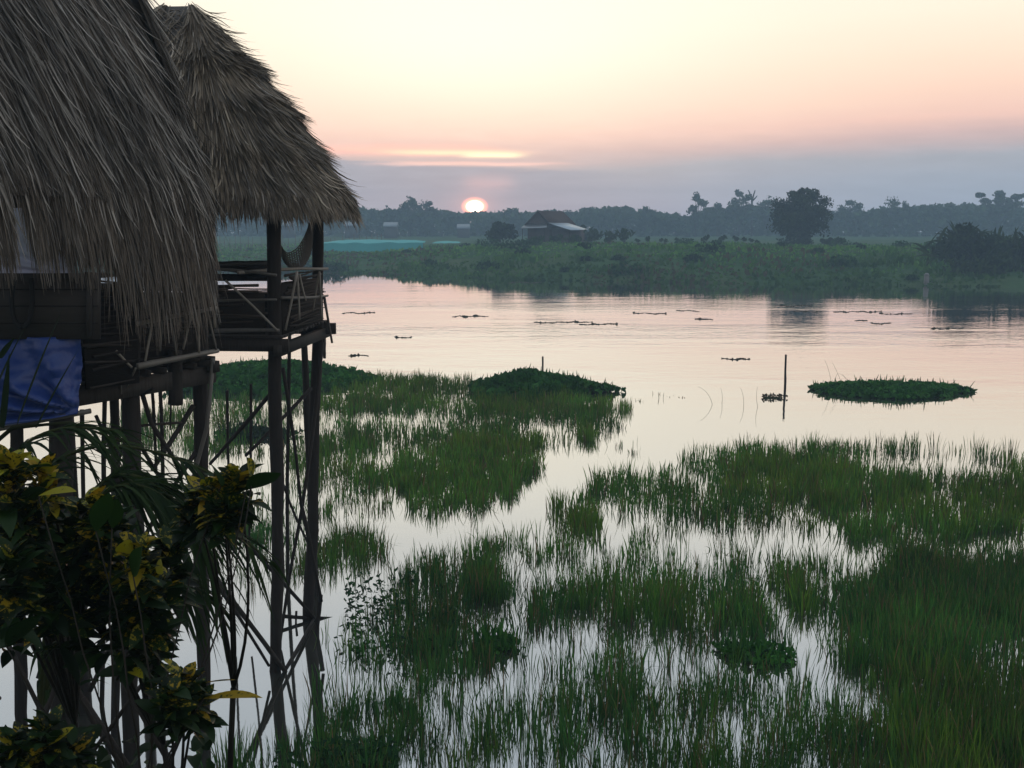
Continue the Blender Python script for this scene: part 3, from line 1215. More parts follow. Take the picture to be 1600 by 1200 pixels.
plant_mat("floating_plant_mat", "flat weed mat in near grass right of centre, larger and greener", "water plants",
          [(1115, 1012), (1160, 1006), (1215, 1012), (1246, 1026), (1235, 1044), (1190, 1046), (1140, 1034)], .06, 420, .09, MA, MBc, "low leaf mats", 20, 15)
plant_mat("floating_plant_mat", "thin dark weed strip between the two hut stilts and the leaning brace", "water plants",
          [(330, 680), (370, 672), (420, 672), (478, 680), (440, 686), (360, 688)], .14, 900, .13, (.016, .03, .015), (.03, .05, .02), "low leaf mats", 60, 17)
plant_mat("floating_plant_mat", "small brown weed raft right of the tall stake's foot", "water plants",
          [(1188, 620), (1205, 618.5), (1230, 621), (1212, 624), (1192, 623.5)], .03, 160, .08, (.045, .042, .025), (.07, .06, .03), "low leaf mats", 0, 19)

# thin weed lines drifting on the open water: each one lies by itself
weeds = [(735, 494, 28, 2.0), (880, 504, 46, 1.8), (935, 507, 30, 1.2), (1015, 490, 26, 1.0), (1340, 487, 38, 1.0), (1400, 490, 26, .9),
         (1345, 501, 10, 2.0), (1376, 505, 16, 1.5), (1480, 514, 26, 1.2), (1262, 487, 22, 1.0), (560, 489, 26, .7), (630, 527, 14, .5),
         (560, 556, 16, .5), (1150, 561, 22, .5), (1100, 499, 14, .8), (820, 442, 26, 1.6), (1075, 486, 18, .8), (1240, 478, 28, 1.0)]
wg = "weed rafts drifting on the open water"
for i, (cx, cy_, rx, ry) in enumerate(weeds):
    c = gnd(cx, cy_)
    mb = MB()
    n = int(60 + rx * 7)
    u = rng.uniform(-1, 1, n)
    gap = vnoise(u * rx * .35 + i * 7, u * 0, 40 + i) > .38
    u = u[gap]
    n = len(u)
    wob = (vnoise(u * rx * .12, u * 0 + i, 9) - .5) * 2.4
    pts = np.array([gnd(cx + rx * uu, cy_ + ww + ry * .15 * rng.normal() * (1 - abs(uu)) ** .5) for uu, ww in zip(u, wob)])
    ts = np.linspace(-1, 1, 26)
    tw = (vnoise(ts * rx * .12, ts * 0 + i, 9) - .5) * 2.4
    line = np.array([gnd(cx + rx * a_, cy_ + b_) for a_, b_ in zip(ts, tw)])
    mb.tube(line + [0, 0, .004], .016 + .018 * rng.random(26), 5, (.12, .10, .08), 0, .4)
    lump = vnoise(u * rx * .2, u * 0 + 3, 60 + i) > .72
    pts[:, 2] = .010 + .012 * rng.random(n) + .04 * rng.random(n) * lump
    leaf_quads(mb, pts, .05 + .07 * rng.random(n) + .04 * lump, greens(n, (.06, .055, .04), (.08, .085, .045), .3), flat=.95, aspect=.8)
    o = mb.build("weed_raft", M_LEAF, origin=(c[0], c[1], 0))
    tag(o, "thin dark raft of weeds drifting on the open water", "weeds", wg)


def stake(label, px, y0, y1, r, lean=0):
    b = gnd(px, y1)
    t = at(px + lean, y0, b[1])
    mb = MB()
    mb.stick(b - [0, 0, .4], t, r, r * .75, .01, 6, 7, (.030, .026, .024))
    tag(mb.build("wooden_stake", M_WOOD, origin=(b[0], b[1], 0)), label, "stake")


stake("short dark stake standing behind the peaked plant mound", 848, 557, 594, .045)
stake("tall dark stake standing in open water left of the long island", 1227, 554, 606, .055, 1)


def bent_twigs():
    sets = [("thin bent reed stalks rising behind the long island", [((1300, 606), (1296, 575), (1288, 562)), ((1305, 606), (1303, 570), (1322, 592)), ((1318, 606), (1306, 575), (1300, 566)), ((1330, 604), (1322, 590), (1316, 585))]),
            ("faint curved reed stalks left of the tall stake", [((1113, 632), (1108, 610), (1090, 604)), ((1128, 630), (1130, 618), (1126, 606)), ((1162, 634), (1163, 618), (1157, 606)), ((1184, 636), (1180, 618), (1184, 604))])]
    for lab, cs in sets:
        b0 = gnd(*cs[0][0])
        mb = MB()
        for a, b, c in cs:
            A = gnd(*a)
            B, Cc = at(*b, A[1]), at(*c, A[1])
            t = np.linspace(0, 1, 8)[:, None]
            P = A * (1 - t) ** 2 + 2 * B * t * (1 - t) + Cc * t ** 2
            mb.tube(P, np.linspace(.007, .003, 8), 5, (.14, .12, .08))
        tag(mb.build("reed_stalks", M_BAMBOO, origin=(b0[0], b0[1], 0)), lab, "reeds")


bent_twigs()


# ---------------------------------------------------------------- marsh grass
def in_poly(q, W):
    r = np.zeros(len(q), bool)
    j = len(W) - 1
    for i in range(len(W)):
        a, b = W[i], W[j]
        r ^= ((a[1] > q[:, 1]) != (b[1] > q[:, 1])) & (q[:, 0] < (b[0] - a[0]) * (q[:, 1] - a[1]) / (b[1] - a[1] + 1e-12) + a[0])
        j = i
    return r


def blades(mb, poly, dens, h0, h1, width, ca, cb, clump=.35, cs=1.1, tip=(.085, .060, .030), tipk=.55, seed=3, lean=.085, edge=0.0):
    """poly in photo pixels (foot of the grass on the water); dens = blades per square metre"""
    W = np.array([gnd(*p)[:2] for p in poly])
    lo, hi = W.min(0), W.max(0)
    dens = dens * (.62 if dens > 100 else .9) * (1.6 if W[:, 1].mean() < 19.5 else 1.0)
    n = int(dens * np.prod(hi - lo))
    q = lo + (hi - lo) * rng.random((n, 2))
    jit = (np.stack([fbm(q[:, 0] * .9, q[:, 1] * .9, 51), fbm(q[:, 0] * .9, q[:, 1] * .9, 61)], 1) - .5) * np.clip((hi - lo).min() * .42, 1.2, 4.0)
    q2 = q[in_poly(q + jit, W)]
    nz = fbm(q2[:, 0] * cs, q2[:, 1] * cs * .8, seed, 3)
    nz2 = vnoise(q2[:, 0] * 4.5, q2[:, 1] * 4.5, seed + 9)
    q2 = q2[(nz * .68 + nz2 * .32 + (rng.random(len(nz)) - .5) * .12) > clump + .07]
    n = len(q2)
    if n == 0:
        return
    hmod = .6 + .8 * fbm(q2[:, 0] * .8, q2[:, 1] * .8, seed + 20)
    hh = (h0 + (h1 - h0) * rng.random(n)) * hmod
    d = rng.normal(size=(n, 3)) * lean
    d[:, 2] = 1
    bend = rng.normal(size=(n, 3)) * lean * 1.2
    bend[:, 2] = -np.abs(rng.normal(size=n)) * .10
    t = np.array([0, .4, .75, 1.0])[None, :, None]
    b = np.stack([q2[:, 0], q2[:, 1], np.full(n, -.06)], -1)
    P = b[:, None] + hh[:, None, None] * (d[:, None] * t + bend[:, None] * t ** 2)
    th = rng.random(n) * np.pi
    wv = np.stack([np.cos(th), np.sin(th) * .6, np.zeros(n)], -1)
    dist = q2[:, 1]
    wk = width * (.6 + .8 * rng.random(n)) * np.interp(dist, [10, 18, 30, 48], [1.15, 1.25, 1.3, 1.8])
    Wd = wv[:, None] * (np.array([.8, 1, .75, .12])[None, :, None] * wk[:, None, None] * .5)
    c = greens(n, ca, cb, .4) * (.6 + .8 * fbm(q2[:, 0] * .5, q2[:, 1] * .5, seed + 40))[:, None]
    tp = np.array(tip) * (.6 + .8 * rng.random((n, 1)))
    k = (rng.random((n, 1)) < tipk) * 1.0
    C = np.stack([c * .9, c, c * (1 - .35 * k) + tp * .35 * k, c * (1 - .8 * k) + tp * .8 * k], 1)
    mb.strips(P, Wd, C)


HOLES = [(600, 874, 80, 16), (685, 842, 50, 15), (760, 812, 40, 12), (830, 768, 22, 18), (1290, 1035, 42, 70), (1080, 846, 90, 16), (1200, 862, 60, 12), (1570, 846, 40, 12),
         (785, 985, 52, 40), (455, 990, 70, 120), (1010, 1000, 40, 30), (930, 720, 60, 30), (1180, 1055, 70, 16), (1220, 950, 18, 60), (700, 1120, 40, 20)]


def tufts(mb, poly, tden, m, h0, h1, width, ca, cb, clump=.35, cs=.55, seed=3, rad=.10, straw=.10, holes=True):
    """grass growing in tufts: tden tufts per square metre inside the outline (photo pixels of the tufts' feet)"""
    W = np.array([gnd(*p)[:2] for p in poly])
    lo, hi = W.min(0), W.max(0)
    n = int(tden * np.prod(hi - lo))
    q = lo + (hi - lo) * rng.random((n, 2))
    k = np.clip((hi - lo).min() * .3, .8, 3.0)
    jit = (np.stack([fbm(q[:, 0] * .8, q[:, 1] * .8, 51), fbm(q[:, 0] * .8, q[:, 1] * .8, 61)], 1) - .5) * k
    ok = in_poly(q + jit, W)
    nz = fbm(q[:, 0] * cs, q[:, 1] * cs * .7, seed, 4)
    ok &= (nz + (rng.random(n) - .5) * .22) > clump
    if holes:
        for hx, hy, hrx, hry in HOLES:
            c = gnd(hx, hy)[:2]
            ex = abs(gnd(hx + hrx, hy)[0] - c[0])
            ey = abs(gnd(hx, hy - hry)[1] - c[1])
            d = np.hypot((q[:, 0] - c[0]) / ex, (q[:, 1] - c[1]) / ey)
            ok &= (d + (vnoise(q[:, 0] * 2.2, q[:, 1] * 2.2, 8) - .5) * 1.1 > 1.0) | (rng.random(n) < .06)
    q = q[ok]
    nz = nz[ok]
    nt = len(q)
    if nt == 0:
        return
    th_h = (h0 + (h1 - h0) * rng.random(nt)) * (.65 + .7 * fbm(q[:, 0] * .7, q[:, 1] * .7, seed + 20))
    tm = np.maximum(2, (1.2 * m * (.4 + 1.2 * rng.random(nt)) * np.clip(.5 + 3 * (nz - clump), .4, 1.5))).astype(int)
    tone = (.40 + 1.3 * fbm(q[:, 0] * .45, q[:, 1] * .45, seed + 40)) * (.8 + .4 * rng.random(nt))
    warm = fbm(q[:, 0] * .3, q[:, 1] * .3, seed + 60)
    ix = np.repeat(np.arange(nt), tm)
    n = len(ix)
    off = rng.normal(size=(n, 2)) * rad * np.array([1, .8])
    b = np.stack([q[ix, 0] + off[:, 0], q[ix, 1] + off[:, 1], np.full(n, -.06)], -1)
    hh = th_h[ix] * (.45 + .65 * rng.random(n))
    d = np.concatenate([off / rad * .05 + rng.normal(size=(n, 2)) * .045, np.ones((n, 1))], 1)
    bend = np.concatenate([off / rad * .05 + rng.normal(size=(n, 2)) * .065, -np.abs(rng.normal(size=(n, 1))) * .10], 1)
    broken = rng.random(n) < .05
    bend[broken] += np.concatenate([rng.normal(size=(broken.sum(), 2)) * .45, np.full((broken.sum(), 1), -.55)], 1)
    t = np.array([0, .4, .75, 1.0])[None, :, None]
    P = b[:, None] + hh[:, None, None] * (d[:, None] * t + bend[:, None] * t ** 2)
    P[:, 1:, 2] = np.maximum(P[:, 1:, 2], .01)
    th = rng.random(n) * np.pi
    wv = np.stack([np.cos(th), np.sin(th) * .6, np.zeros(n)], -1)
    wk = width * (.5 + 1.0 * rng.random(n)) * np.interp(b[:, 1], [10, 18, 30, 48], [1.0, 1.05, 1.08, 1.35])
    Wd = wv[:, None] * (np.array([.8, 1, .75, .12])[None, :, None] * wk[:, None, None] * .5)
    c = greens(n, ca, cb, .35) * tone[ix][:, None]
    c = c * np.where(warm[ix][:, None] > .52, np.array([1.22, 1.05, .85]), np.array([.9, 1.0, 1.1]))
    dead = rng.random(n) < straw
    c[dead] = np.array([.16, .115, .055]) * (.5 + .8 * rng.random((dead.sum(), 1)))
    k = (rng.random((n, 1)) < .4) * 1.0
    tp = np.array([.11, .085, .035]) * (.6 + .8 * rng.random((n, 1)))
    C = np.stack([c * .9, c, c * (1 - .25 * k) + tp * .25 * k, c * (1 - .7 * k) + tp * .7 * k], 1)
    mb.strips(P, Wd, C)


GA, GB = (.040, .122, .016), (.108, .235, .030)
BA, BB = (.054, .150, .018), (.135, .270, .034)
DA, DB = (.028, .104, .022), (.078, .195, .034)
far_g = MB()
tufts(far_g, [(480, 604), (560, 590), (700, 590), (770, 604), (960, 620), (985, 640), (930, 658), (740, 652), (480, 640)], 10, 10, .3, .55, .017, GA, GB, .27, .5, 3)
tufts(far_g, [(180, 650), (330, 622), (480, 622), (960, 640), (975, 668), (900, 706), (500, 706), (180, 706)], 7.5, 9, .3, .6, .016, GA, GB, .33, .7, 4)
tufts(far_g, [(490, 690), (600, 668), (820, 680), (850, 710), (836, 750), (760, 800), (700, 822), (650, 816), (606, 780), (500, 762)], 9, 13, .35, .6, .018, BA, BB, .36, .6, 5)
tufts(far_g, [(610, 720), (760, 690), (842, 716), (822, 752), (750, 796), (690, 820), (650, 806), (620, 770)], 12, 16, .35, .55, .018, BA, BB, .20, .7, 6)
tufts(far_g, [(320, 690), (540, 690), (610, 780), (590, 815), (480, 830), (320, 800)], 7.0, 10, .3, .6, .016, GA, GB, .36, .7, 7)
tufts(far_g, [(905, 674), (945, 672), (945, 694), (910, 696)], 16, 14, .4, .6, .017, GA, GB, .1, .8, 8)
tufts(far_g, [(965, 612), (1060, 614), (1060, 626), (965, 628)], 2.0, 5, .15, .4, .016, GA, (.07, .09, .03), .45, 1.2, 18, straw=.5)
kind(far_g.build("marsh_grass", M_GRASS), "stuff", "bright green marsh grass standing in still water, far left", "grass")

right_g = MB()
tufts(right_g, [(845, 806), (900, 772), (960, 748), (1060, 728), (1090, 704), (1160, 692), (1300, 697), (1420, 702), (1600, 714), (1850, 722), (1850, 862), (1600, 852), (1500, 842), (1400, 868), (1300, 854), (1200, 840), (1120, 836), (1040, 818), (960, 814), (890, 846)],
      9.5, 12, .35, .62, .017, GA, GB, .335, .5, 9)
tufts(right_g, [(1130, 724), (1260, 710), (1330, 730), (1420, 760), (1400, 800), (1250, 790), (1130, 770)], 10, 14, .4, .6, .018, BA, BB, .25, .6, 11)
tufts(right_g, [(1300, 750), (1500, 748), (1850, 780), (1850, 850), (1480, 842), (1380, 862), (1290, 830)], 9, 14, .4, .62, .018, GA, GB, .28, .6, 12)
tufts(right_g, [(850, 804), (890, 780), (930, 790), (932, 838), (890, 852), (860, 836)], 13, 14, .35, .6, .016, GA, GB, .15, .8, 10)
tufts(right_g, [(700, 850), (860, 840), (1000, 850), (1000, 900), (690, 890)], 4.5, 10, .35, .6, .014, GA, GB, .36, .9, 33)
tufts(right_g, [(850, 740), (985, 650), (1010, 720), (900, 780)], .8, 8, .3, .5, .014, GA, GB, .40, .9, 34)
tufts(right_g, [(1060, 690), (1850, 704), (1850, 720), (1090, 710)], 2.4, 7, .4, .65, .015, GA, (.09, .10, .03), .44, .9, 15, straw=.3)
tufts(right_g, [(940, 820), (1200, 845), (1420, 870), (1640, 860), (1640, 905), (1300, 910), (1100, 890), (900, 860)], 5, 11, .35, .65, .015, GA, GB, .36, .8, 14)
kind(right_g.build("marsh_grass", M_GRASS), "stuff", "broad green bed of marsh grass in the middle right of the water", "grass")

mid_g = MB()
tufts(mid_g, [(470, 856), (540, 836), (604, 846), (596, 882), (540, 892), (490, 896)], 15, 16, .3, .55, .014, DA, DB, .15, .8, 16, holes=False)
tufts(mid_g, [(340, 820), (480, 820), (500, 900), (470, 930), (360, 920)], 7, 12, .35, .6, .014, DA, DB, .34, .8, 17, holes=False)
tufts(mid_g, [(520, 960), (590, 905), (700, 872), (800, 880), (1000, 880), (1130, 890), (1300, 880), (1640, 862), (1640, 980), (1300, 1010), (1100, 1040), (840, 1010), (760, 1046), (550, 1048)],
      15, 14, .35, .66, .0135, DA, DB, .36, .75, 20)
tufts(mid_g, [(540, 960), (640, 905), (760, 885), (790, 940), (760, 1040), (560, 1044)], 14, 15, .3, .55, .013, DA, DB, .30, .9, 18)
tufts(mid_g, [(725, 860), (780, 860), (790, 945), (730, 945)], 16, 16, .55, .85, .014, DA, GB, .15, .8, 19, holes=False)
tufts(mid_g, [(880, 930), (960, 905), (1090, 920), (1080, 985), (960, 990)], 15, 16, .4, .66, .0135, GA, GB, .28, .8, 21)
tufts(mid_g, [(1110, 930), (1200, 912), (1272, 920), (1270, 990), (1180, 1000), (1110, 985)], 15, 16, .4, .64, .0135, DA, GB, .25, .8, 22)
tufts(mid_g, [(470, 1070), (700, 1046), (900, 1036), (1400, 1030), (1440, 1330), (420, 1330)], 18, 15, .32, .66, .0125, DA, DB, .365, .9, 23)
tufts(mid_g, [(330, 1190), (520, 1160), (600, 1330), (330, 1330)], 18, 15, .3, .5, .012, DA, DB, .30, .9, 25)
tufts(mid_g, [(1020, 1090), (1320, 1080), (1420, 1330), (1020, 1330)], 16, 16, .35, .66, .0125, DA, DB, .34, .9, 27)
kind(mid_g.build("marsh_grass", M_GRASS), "stuff", "dark tufted marsh grass in the water nearest the viewer", "grass")

near_g = MB()
tufts(near_g, [(1290, 940), (1400, 886), (1600, 868), (1900, 850), (1900, 1350), (1420, 1350), (1390, 1180), (1360, 1070), (1310, 1000)], 22, 16, .40, .68, .014, DA, (.078, .185, .026), .29, .45, 28, rad=.13)
tufts(near_g, [(1400, 1100), (1640, 1060), (1750, 1350), (1440, 1350)], 20, 18, .45, .75, .014, GA, (.110, .225, .028), .26, .5, 29, rad=.14)
kind(near_g.build("bank_grass", M_GRASS), "stuff", "dense dark grass filling the near right corner", "grass")

# leafy weeds standing in the dark central tuft and at the feet of the stilts
weed = MB()
for poly, n in ((([(540, 940), (640, 910), (740, 930), (760, 1030), (600, 1046), (530, 1030)]), 600), ([(430, 1180), (540, 1150), (620, 1300), (420, 1320)], 1500)):
    Wp = np.array([gnd(*p)[:2] for p in poly])
    q = Wp.min(0) + (Wp.max(0) - Wp.min(0)) * rng.random((n * 3, 2))
    q = q[in_poly(q + (np.stack([fbm(q[:, 0], q[:, 1], 5), fbm(q[:, 0], q[:, 1], 6)], 1) - .5) * 1.6, Wp)]
    q = q[fbm(q[:, 0] * 1.6, q[:, 1] * 1.6, 44) > .47][:n]
    P = np.stack([q[:, 0], q[:, 1], .03 + .40 * rng.random(len(q)) ** 1.3 * (.4 + .9 * fbm(q[:, 0] * 1.5, q[:, 1] * 1.5, 4))], -1)
    leaf_quads(weed, P, .07 + .07 * rng.random(len(q)), greens(len(q), (.014, .050, .020), (.034, .10, .030), .4), aspect=.45)
kind(weed.build("water_weeds", M_LEAF), "stuff", "leafy dark water weeds among the near grass tufts", "weeds")


# ---------------------------------------------------------------- thatch
def thatch(S, Nrm, n, L0, L1, width, mb, tmax=1.0, lift=.05, cols=((.085, .068, .055), (.19, .16, .14)), fringe=.25, wild=.10, t_lo=0.0, amin=0.0, amax=1.0, gap=None, span=3.0):
    """strands laid on a roof surface S(a, t): a along the eave, t from ridge (0) to eave (1), beyond 1 = hanging fringe"""
    a = amin + (amax - amin) * rng.random(n)
    t0 = t_lo + (tmax - t_lo) * rng.random(n) ** .9
    L = (L0 + (L1 - L0) * rng.random(n)) / span
    if gap:
        # a worn place in the fringe, and an uneven eave
        worn = ((np.abs(a - gap[0]) < gap[1]) & (rng.random(n) < .93)) | (vnoise(a * 38, a * 0, 3) > .66) & (rng.random(n) < .6)
        L = np.where((t0 + L > 1.03) & worn, np.maximum(1.02 + .03 * rng.random(n) - t0, .02), L)
    k = 5
    P = []
    drift = rng.normal(size=n) * wild
    tuft = (fbm(a * 60, t0 * 7, 13) - .5)
    drift = drift * .55 + tuft * wild * 2.2
    lf = lift * rng.random(n) ** 1.5
    for j in range(k):
        f = j / (k - 1)
        tt = t0 + L * f
        aa = a + drift * L * f * .35
        p = S(aa, tt) + Nrm(aa, tt) * (lf * (.25 + .9 * f ** 2) + .012)[:, None]
        P.append(p)
    P = np.stack(P, 1)
    tan = unit(np.gradient(P, axis=1))
    nn = Nrm(a, np.minimum(t0, 1))[:, None] + np.zeros_like(P)
    nn = unit(nn + (rng.normal(size=(n, 1, 3)) * .5))
    W = unit(np.cross(tan, nn))
    w = width * (.5 + rng.random((n, 1, 1))) * np.array([.7, 1, .9, .65, .18])[None, :, None] * .5
    u = rng.random((n, 1)) ** 1.6
    pale = (rng.random((n, 1)) < .07) * 1.0
    c = np.array(cols[0]) * (1 - u) + np.array(cols[1]) * u
    c = c * (.25 + 1.4 * fbm(a * 40, t0 * 6, 17))[:, None] * (.6 + .8 * fbm(a * 9, t0 * 3, 23))[:, None] + pale * .09
    mb.strips(P, W * w, c)


def num_normal(S, flip=1.0):
    def N(a, t):
        e = 1e-3
        du = S(a + e, np.minimum(t, 1.0)) - S(a - e, np.minimum(t, 1.0))
        dv = S(a, np.minimum(t, 1.0)) - S(a, np.minimum(t, 1.0) - e)
        return unit(np.cross(du, dv)) * flip
    return N


def shell(mb, S, na, nt, off=-.04, N=None, col=(.05, .042, .036)):
    aa, tt = np.meshgrid(np.linspace(0, 1, na), np.linspace(0.0, 1.0, nt), indexing="ij")
    P = S(aa.ravel(), tt.ravel())
    idx = np.arange(na * nt).reshape(na, nt)
    Fq = np.stack([idx[:-1, :-1], idx[1:, :-1], idx[1:, 1:], idx[:-1, 1:]], -1).reshape(-1, 4)
    mb.add(P, Fq, col)


# ---- far hut (hip roof)
U2 = unit([.088, .996, 0])
V2 = unit([-.996, .088, 0])
Q0 = np.array([wx(428, 14.76, 4.8), 14.76, 0])
Q1 = np.array([wx(492, 16.8, 4.8), 16.8, 0])
C2 = Q0 + V2 * 1.5 + U2 * 1.02
hut2 = thing("stilt_hut", "thatched open hut on tall stilts with a hammock, farther one", "hut", (C2[0], C2[1], -.3), "thatched huts on stilts")


def S2(a, t):
    th = np.asarray(a) * 2 * np.pi
    t = np.asarray(t, float)
    c, s_ = np.cos(th), np.sin(th)
    e = 2 / 3.4
    ev = 2.24 * np.sign(c) * np.abs(c) ** e
    eu = 1.72 * np.sign(s_) * np.abs(s_) ** e
    rv = np.clip(ev, -.22, .12)
    tc_ = np.minimum(t, 1.0)
    ex = np.maximum(t - 1, 0)
    hz = tc_ ** .93 + ex * .25
    z = 9.40 - 2.70 * tc_ ** 1.06 - .10 * np.sin(tc_ * 9.2) * tc_ * .6 - ex * 2.1
    vv = rv + (ev - rv) * hz
    uu = eu * hz
    P = C2[None, :2] - V2[None, :2] * vv[:, None] + U2[None, :2] * uu[:, None]
    return np.concatenate([P, z[:, None]], 1)


N2r = num_normal(S2)
_t = N2r(np.array([.125]), np.array([.5]))[0]
if _t[2] < 0:
    N2 = lambda a, t: -N2r(a, t)
else:
    N2 = N2r
rf = MB()
shell(rf, S2, 64, 10)
thatch(S2, N2, 30000, .35, .8, .016, rf, 1.0, .10, ((.072, .054, .037), (.180, .140, .096)), wild=.05, span=3.3)
thatch(S2, N2, 7500, .35, .62, .016, rf, 1.0, .07, ((.095, .072, .052), (.23, .18, .13)), wild=.05, t_lo=.86, span=3.3)
for lo_, hi_ in ((.20, .30), (.43, .52), (.62, .70)):
    thatch(S2, N2, 3000, .40, .56, .016, rf, hi_, .24, ((.080, .060, .040), (.20, .155, .105)), wild=.07, t_lo=lo_, span=3.3)
thatch(S2, N2, 2200, .3, .6, .02, rf, 1.0, .28, ((.12, .09, .06), (.27, .22, .16)), wild=.14, span=3.3)
rf.build("roof", M_THATCH, hut2)
# ridge tuft
tf = MB()
pk = at(292, 22, 15.9)
for _ in range(150):
    q_ = pk + rng.normal(size=3) * [.13, .12, .05] + [0, 0, -.06]
    e_ = rng.normal(size=3) * [.32, .3, .05]
    tf.stick(q_, q_ + e_ + [0, 0, .05 - .35 * abs(e_[0]) - .3 * rng.random()], .012, .003, .12, 4, 4, (.13, .105, .08))
tf.build("ridge_tuft", M_THATCH, hut2)
DARKW = (.045, .038, .034)
PALEW = (.20, .175, .15)


def part(name, parent, mat, fn):
    mb = MB()
    fn(mb)
    return mb.build(name, mat, parent)


def post_px(parent, pts, r0, r1=None, name="stilt_post", col=DARKW, n=12, below=.5):
    """post through photo points (px, py, D); its foot goes on below the water"""
    W = [at(*p) for p in pts]
    W = [W[0]] + W[1:]
    last = W[-1] + unit(W[-1] - W[-2]) * below
    W.append(last)
    W = np.array(W)
    d = np.concatenate([[0], np.cumsum(np.linalg.norm(np.diff(W, axis=0), axis=1))])
    s = np.linspace(0, d[-1], n)
    P = np.stack([np.interp(s, d, W[:, i]) for i in range(3)], -1)
    P[1:-1, :2] += rng.normal(size=(n - 2, 2)) * r0 * .16
    r1 = r0 if r1 is None else r1
    rr = np.linspace(r0, r1, n) * (1 + .12 * (rng.random(n) - .5))
    mb = MB()
    mb.tube(P, rr, 10, col, 0, .18)
    o = mb.build(name, M_WOOD, parent, smooth=True)
    return o


post_px(hut2, [(427, 305, 14.76), (430, 560, 14.76), (432, 760, 14.76), (428, 1048, 14.76)], .098, .085)
post_px(hut2, [(497, 318, 16.8), (497, 520, 16.8), (489, 760, 16.8), (484, 967, 16.8)], .085, .09)
for base in (Q0 + V2 * 3.0, Q1 + V2 * 3.0):
    part("stilt_post", hut2, M_WOOD, lambda mb: mb.stick(base + [0, 0, 6.6], base + [0, 0, -.5], .085, .09, .004, 10, 9, DARKW))
b2 = np.array([wx(474, 18.0, 4.7), 18.0, 0])
part("stilt_post", hut2, M_WOOD, lambda mb: mb.stick(b2 + [0, 0, 4.75], b2 + [.1, 0, -.5], .055, .06, .006, 10, 8, DARKW))
b3 = np.array([wx(453, 18.4, 4.7), 18.4, 0])
part("stilt_post", hut2, M_WOOD, lambda mb: mb.stick(b3 + [0, 0, 4.75], b3 + [-.2, 0, -.5], .03, .035, .006, 8, 7, DARKW))

# deck: plank floor on beams
ZD = 4.86


def deck_pts(o, U, V, u0, u1, v0, v1, z):
    return [o + U * u0 + V * v0 + [0, 0, z], o + U * u0 + V * v1 + [0, 0, z], o + U * u1 + V * v1 + [0, 0, z], o + U * u1 + V * v0 + [0, 0, z]]


def planks(mb, o, U, V, u0, u1, v0, v1, z, th, n, col):
    for i in range(n):
        a = u0 + (u1 - u0) * i / n
        b = u0 + (u1 - u0) * (i + .93) / n
        jl, jr = rng.normal() * .02, rng.normal() * .02
        zz = z + rng.normal() * .004
        c0 = deck_pts(o, U, V, a, b, v0 + jl, v1 + jr, zz - th)
        c1 = deck_pts(o, U, V, a, b, v0 + jl, v1 + jr, zz)
        mb.box8(c0 + c1, np.array(col) * (.7 + .6 * rng.random()))


part("deck", hut2, M_WOOD, lambda mb: planks(mb, Q0, U2, V2, -.22, 2.25, -.16, 3.15, ZD, .035, 18, DARKW))
part("beam", hut2, M_WOOD, lambda mb: mb.beam(Q0 + U2 * -.16 + V2 * -.25 + [0, 0, ZD - .13], Q0 + U2 * -.16 + V2 * 3.2 + [0, 0, ZD - .13], .09, .17, DARKW))
part("beam", hut2, M_WOOD, lambda mb: mb.beam(Q0 + U2 * -.28 + V2 * -.12 + [0, 0, ZD - .20], Q0 + U2 * 2.35 + V2 * -.12 + [0, 0, ZD - .20], .10, .15, (.06, .055, .05)))
part("beam", hut2, M_WOOD, lambda mb: mb.beam(Q1 + U2 * .1 + V2 * -.3 + [0, 0, ZD - .13], Q1 + U2 * .1 + V2 * 3.2 + [0, 0, ZD - .13], .09, .17, DARKW))


def brush_wall(mb, a, b, z0, z1, n, col):
    """low parapet of stacked brushwood and split bamboo"""
    a = np.asarray(a, float)
    b = np.asarray(b, float)
    L = np.linalg.norm(b - a)
    d = unit(b - a)
    s = unit(np.cross(d, [0, 0, 1]))
    mb.box8([a - s * .012 + [0, 0, z0], a + s * .012 + [0, 0, z0], b + s * .012 + [0, 0, z0], b - s * .012 + [0, 0, z0],
             a - s * .012 + [0, 0, z1 - .12], a + s * .012 + [0, 0, z1 - .12], b + s * .012 + [0, 0, z1 - .12], b - s * .012 + [0, 0, z1 - .12]], np.array(col) * .6)
    for i in range(n):
        z = z0 + (z1 - z0) * (i + rng.random() * .8) / n
        p = a + d * L * rng.random() * .3 - d * .05
        q = b - d * L * rng.random() * .3 + d * .08
        sd = rng.choice([-1, 1]) * (.03 + .02 * rng.random())
        mb.stick(p + s * sd + [0, 0, z], q + s * sd + [0, 0, z + rng.normal() * .03], .012 + .012 * rng.random(), .008, .012, 5, 5, np.array(col) * (.6 + .9 * rng.random()))


FR = Q0 + U2 * -.18
part("parapet", hut2, M_WOVEN, lambda mb: brush_wall(mb, FR + V2 * .06, FR + V2 * 2.2, ZD + .02, ZD + .70, 34, (.060, .050, .042)))
part("parapet", hut2, M_WOVEN, lambda mb: brush_wall(mb, Q0 + V2 * -.12 + U2 * .0, Q0 + V2 * -.12 + U2 * 2.1, ZD - .05, ZD + .80, 40, (.065, .055, .048)))
part("parapet", hut2, M_WOVEN, lambda mb: brush_wall(mb, Q1 + V2 * .1, Q1 + V2 * 2.2, ZD + .02, ZD + .5, 20, (.05, .042, .036)))


def sticks_px(parent, name, mat, lst):
    for it in lst:
        p0, p1, D0, D1, r, col = it
        mb = MB()
        mb.stick(at(*p0, D0), at(*p1, D1), r, r * .8, .012, 7, 7, col)
        mb.build(name, mat, parent)


